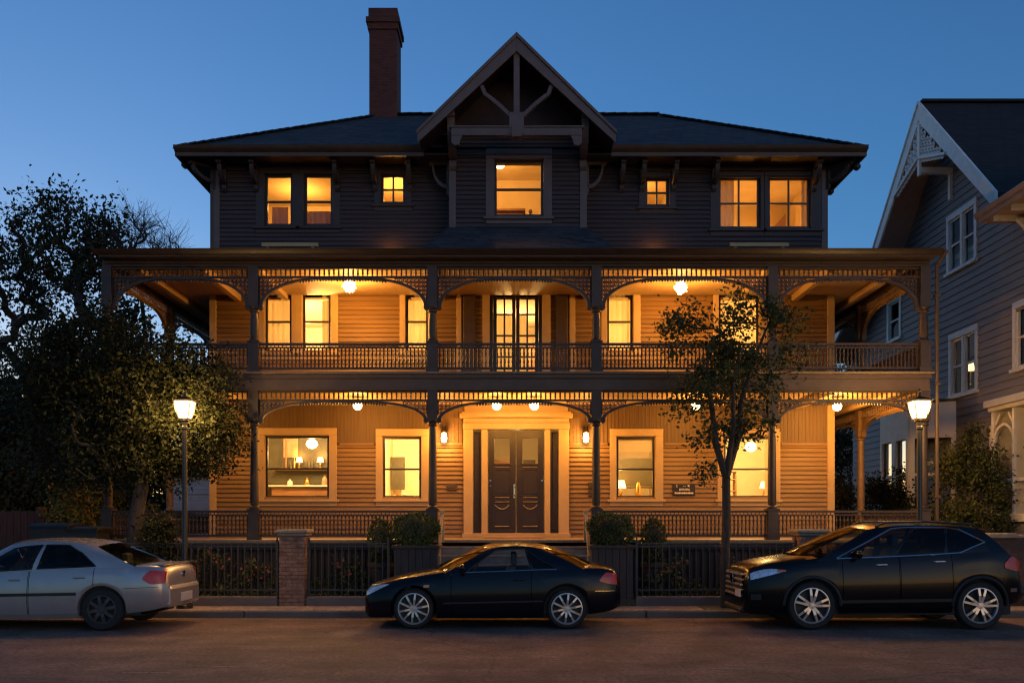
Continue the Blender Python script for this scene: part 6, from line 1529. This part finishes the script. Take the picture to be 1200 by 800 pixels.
s=MB(); s.quad((bx0+.06,yb0,1.9),(bx0+.06,yb1-.101,1.9),(bx0+.06,yb1-.101,4.3),(bx0+.06,yb0,4.3)); s.build('pane',M['glass'],nb)
s=MB(); s.box(bx0+.05,NX-.02,yb0,yb1,.3,1.71); s.build('bay_base',M['greyside'],nb)
# white canted bay window further back
s=MB(); P=[(NX,23.6),(NX-1.0,24.1),(NX-1.0,25.9),(NX,26.4)]; z0,z1=.3,wz(478,25)
for (a,b_) in zip(P[:-1],P[1:]):
    A=Vector((a[0],a[1],0)); B=Vector((b_[0],b_[1],0)); D=(B-A); W_=D.length; s.M=Matrix.Translation(A)@Matrix.Rotation(math.atan2(D.y,D.x),4,'Z')
    s.box(0,W_,.0,.06,z0,2.0); s.box(0,W_,.0,.06,3.95,z1); n=2 if W_>1.5 else 1
    for k in range(n+1): xk=W_*k/n; s.box(max(0,xk-.12),min(W_,xk+.12),-.01,.06,2.0,3.95)
    for k in range(n): s.box(W_*k/n+.12,W_*(k+1)/n-.12,.01,.05,2.95,3.02)
s.M=None; s.poly([(P[0][0],P[0][1]-.1,z1),(P[1][0]-.12,P[1][1]-.1,z1),(P[2][0]-.12,P[2][1]+.1,z1),(P[3][0],P[3][1]+.1,z1)]); s.poly([(P[0][0],P[0][1]-.1,z1+.08),(P[1][0]-.12,P[1][1]-.1,z1+.08),(P[2][0]-.12,P[2][1]+.1,z1+.08),(P[3][0],P[3][1]+.1,z1+.08)])
s.build('bay_window',M['white'],nb)
s=MB()
for (a,b_) in zip(P[:-1],P[1:]): s.quad((a[0]+.04,a[1],2.0),(b_[0]+.04,b_[1],2.0),(b_[0]+.04,b_[1],3.95),(a[0]+.04,a[1],3.95))
s.build('pane',M['glass'],nb)
s=MB(); s.box(NX+.02,NX+.05,23.8,26.2,1.9,4.0); s.build('blind',M['curtain2'],nb)
# rear wing whose roof slopes down away from us
def lim2(z): return (-30.7 if z<7.75 else max(-30.7,-(28+(9.15-z)/.52)),-27.9)
s=MB(); s.M=TN; clapboard(s,-30.7,-27.9,.3,9.1,.0,[],.19,0,lim2,.034); s.box(-30.72,-27.9,.02,.1,.3,7.7); s.poly([(-30.7,.02,7.7),(-27.9,.02,7.7),(-27.9,.02,9.15)]); s.build('rear_wall',M['greyside'],nb)
s=MB(); s.prism([(27.65,9.36),(31.4,7.42),(31.4,7.30),(27.65,9.22)],lambda u,v,t:(t,u,v),NX-.75,24); s.build('rear_roof',M['roof2'],nb)
s=MB(); s.prism([(27.65,9.38),(31.45,7.42),(31.45,7.15),(27.65,9.08)],lambda u,v,t:(t,u,v),NX-.82,NX-.751); s.build('rear_bargeboard',M['white'],nb)
s=MB(); s.prism([(27.66,9.215),(31.4,7.295),(31.4,7.27),(27.66,9.19)],lambda u,v,t:(t,u,v),NX-.75,NX+.02); s.build('rear_soffit',M['soffit'],nb)
# dark far roofs beyond, seen through the side porch
t=thing('distant_house','dark distant house seen past the right side porch','house',(17,52,0))
s=MB(); s.box(14,22,50,56,0,7.2); s.build('wall',M['greyside'],t); s=MB(); s.poly([(13.6,49.6,7.2),(22.4,49.6,7.2),(18,53,10)]); s.poly([(13.6,49.6,7.2),(18,53,10),(13.6,56.4,7.2)]); s.poly([(22.4,49.6,7.2),(22.4,56.4,7.2),(18,53,10)]); s.poly([(13.6,56.4,7.2),(22.4,56.4,7.2),(18,53,10)]); s.build('roof',M['roof2'],t)
DENOISE=True
# ------------------------------------------------------------------ sky, sun, camera
SUN_EL,SUN_ROT,SKY=2.8,148,.36
w=bpy.data.worlds.new('World'); scn.world=w; w.use_nodes=True; nt=w.node_tree
bg=nt.nodes['Background']; sk=nt.nodes.new('ShaderNodeTexSky'); sk.sky_type='NISHITA'; sk.sun_disc=False
sk.sun_elevation=math.radians(SUN_EL); sk.sun_rotation=math.radians(SUN_ROT); sk.altitude=50; sk.air_density=1.0; sk.dust_density=1.0; sk.ozone_density=3.9
# the afterglow is widest on the sun's side; a second sky, added to steepen the gradient, puts an extra glow over the horizon ahead
sk2=nt.nodes.new('ShaderNodeTexSky'); sk2.sky_type='NISHITA'; sk2.sun_disc=False; sk2.sun_elevation=math.radians(2.6); sk2.sun_rotation=math.radians(330); sk2.altitude=50; sk2.air_density=1; sk2.dust_density=.5; sk2.ozone_density=4.2
mx=nt.nodes.new('ShaderNodeMix'); mx.data_type='RGBA'; mx.inputs['Factor'].default_value=.5
nt.links.new(sk.outputs[0],mx.inputs[6]); nt.links.new(sk2.outputs[0],mx.inputs[7]); nt.links.new(mx.outputs[2],bg.inputs['Color']); bg.inputs['Strength'].default_value=SKY
L=bpy.data.lights.new('afterglow','SUN'); L.energy=.03; L.angle=math.radians(30); L.color=(1,.62,.46)
o=bpy.data.objects.new('afterglow',L); col.objects.link(o); 
dv=Vector((math.sin(math.radians(SUN_ROT))*math.cos(.12),math.cos(math.radians(SUN_ROT))*math.cos(.12),math.sin(.12)))
o.rotation_euler=dv.to_track_quat('Z','Y').to_euler(); o.location=(0,-5,30)
cam=bpy.data.cameras.new('camera'); co=bpy.data.objects.new('camera',cam); col.objects.link(co); scn.camera=co
co.location=(0,0,1.7); co.rotation_euler=(PI/2,0,0); cam.sensor_width=36; cam.lens=F/1200*36; cam.shift_y=212/1200; cam.clip_start=.1; cam.clip_end=2000
vs=scn.view_settings; vs.view_transform='Standard'; vs.look='None'; vs.exposure=0; vs.gamma=1; vs.use_curve_mapping=False
cy=scn.cycles; cy.use_denoising=DENOISE; cy.max_bounces=8; cy.transparent_max_bounces=16; cy.caustics_reflective=False; cy.caustics_refractive=False; cy.sample_clamp_indirect=2.5; cy.sample_clamp_direct=12; cy.filter_width=1.25; cy.use_light_tree=True
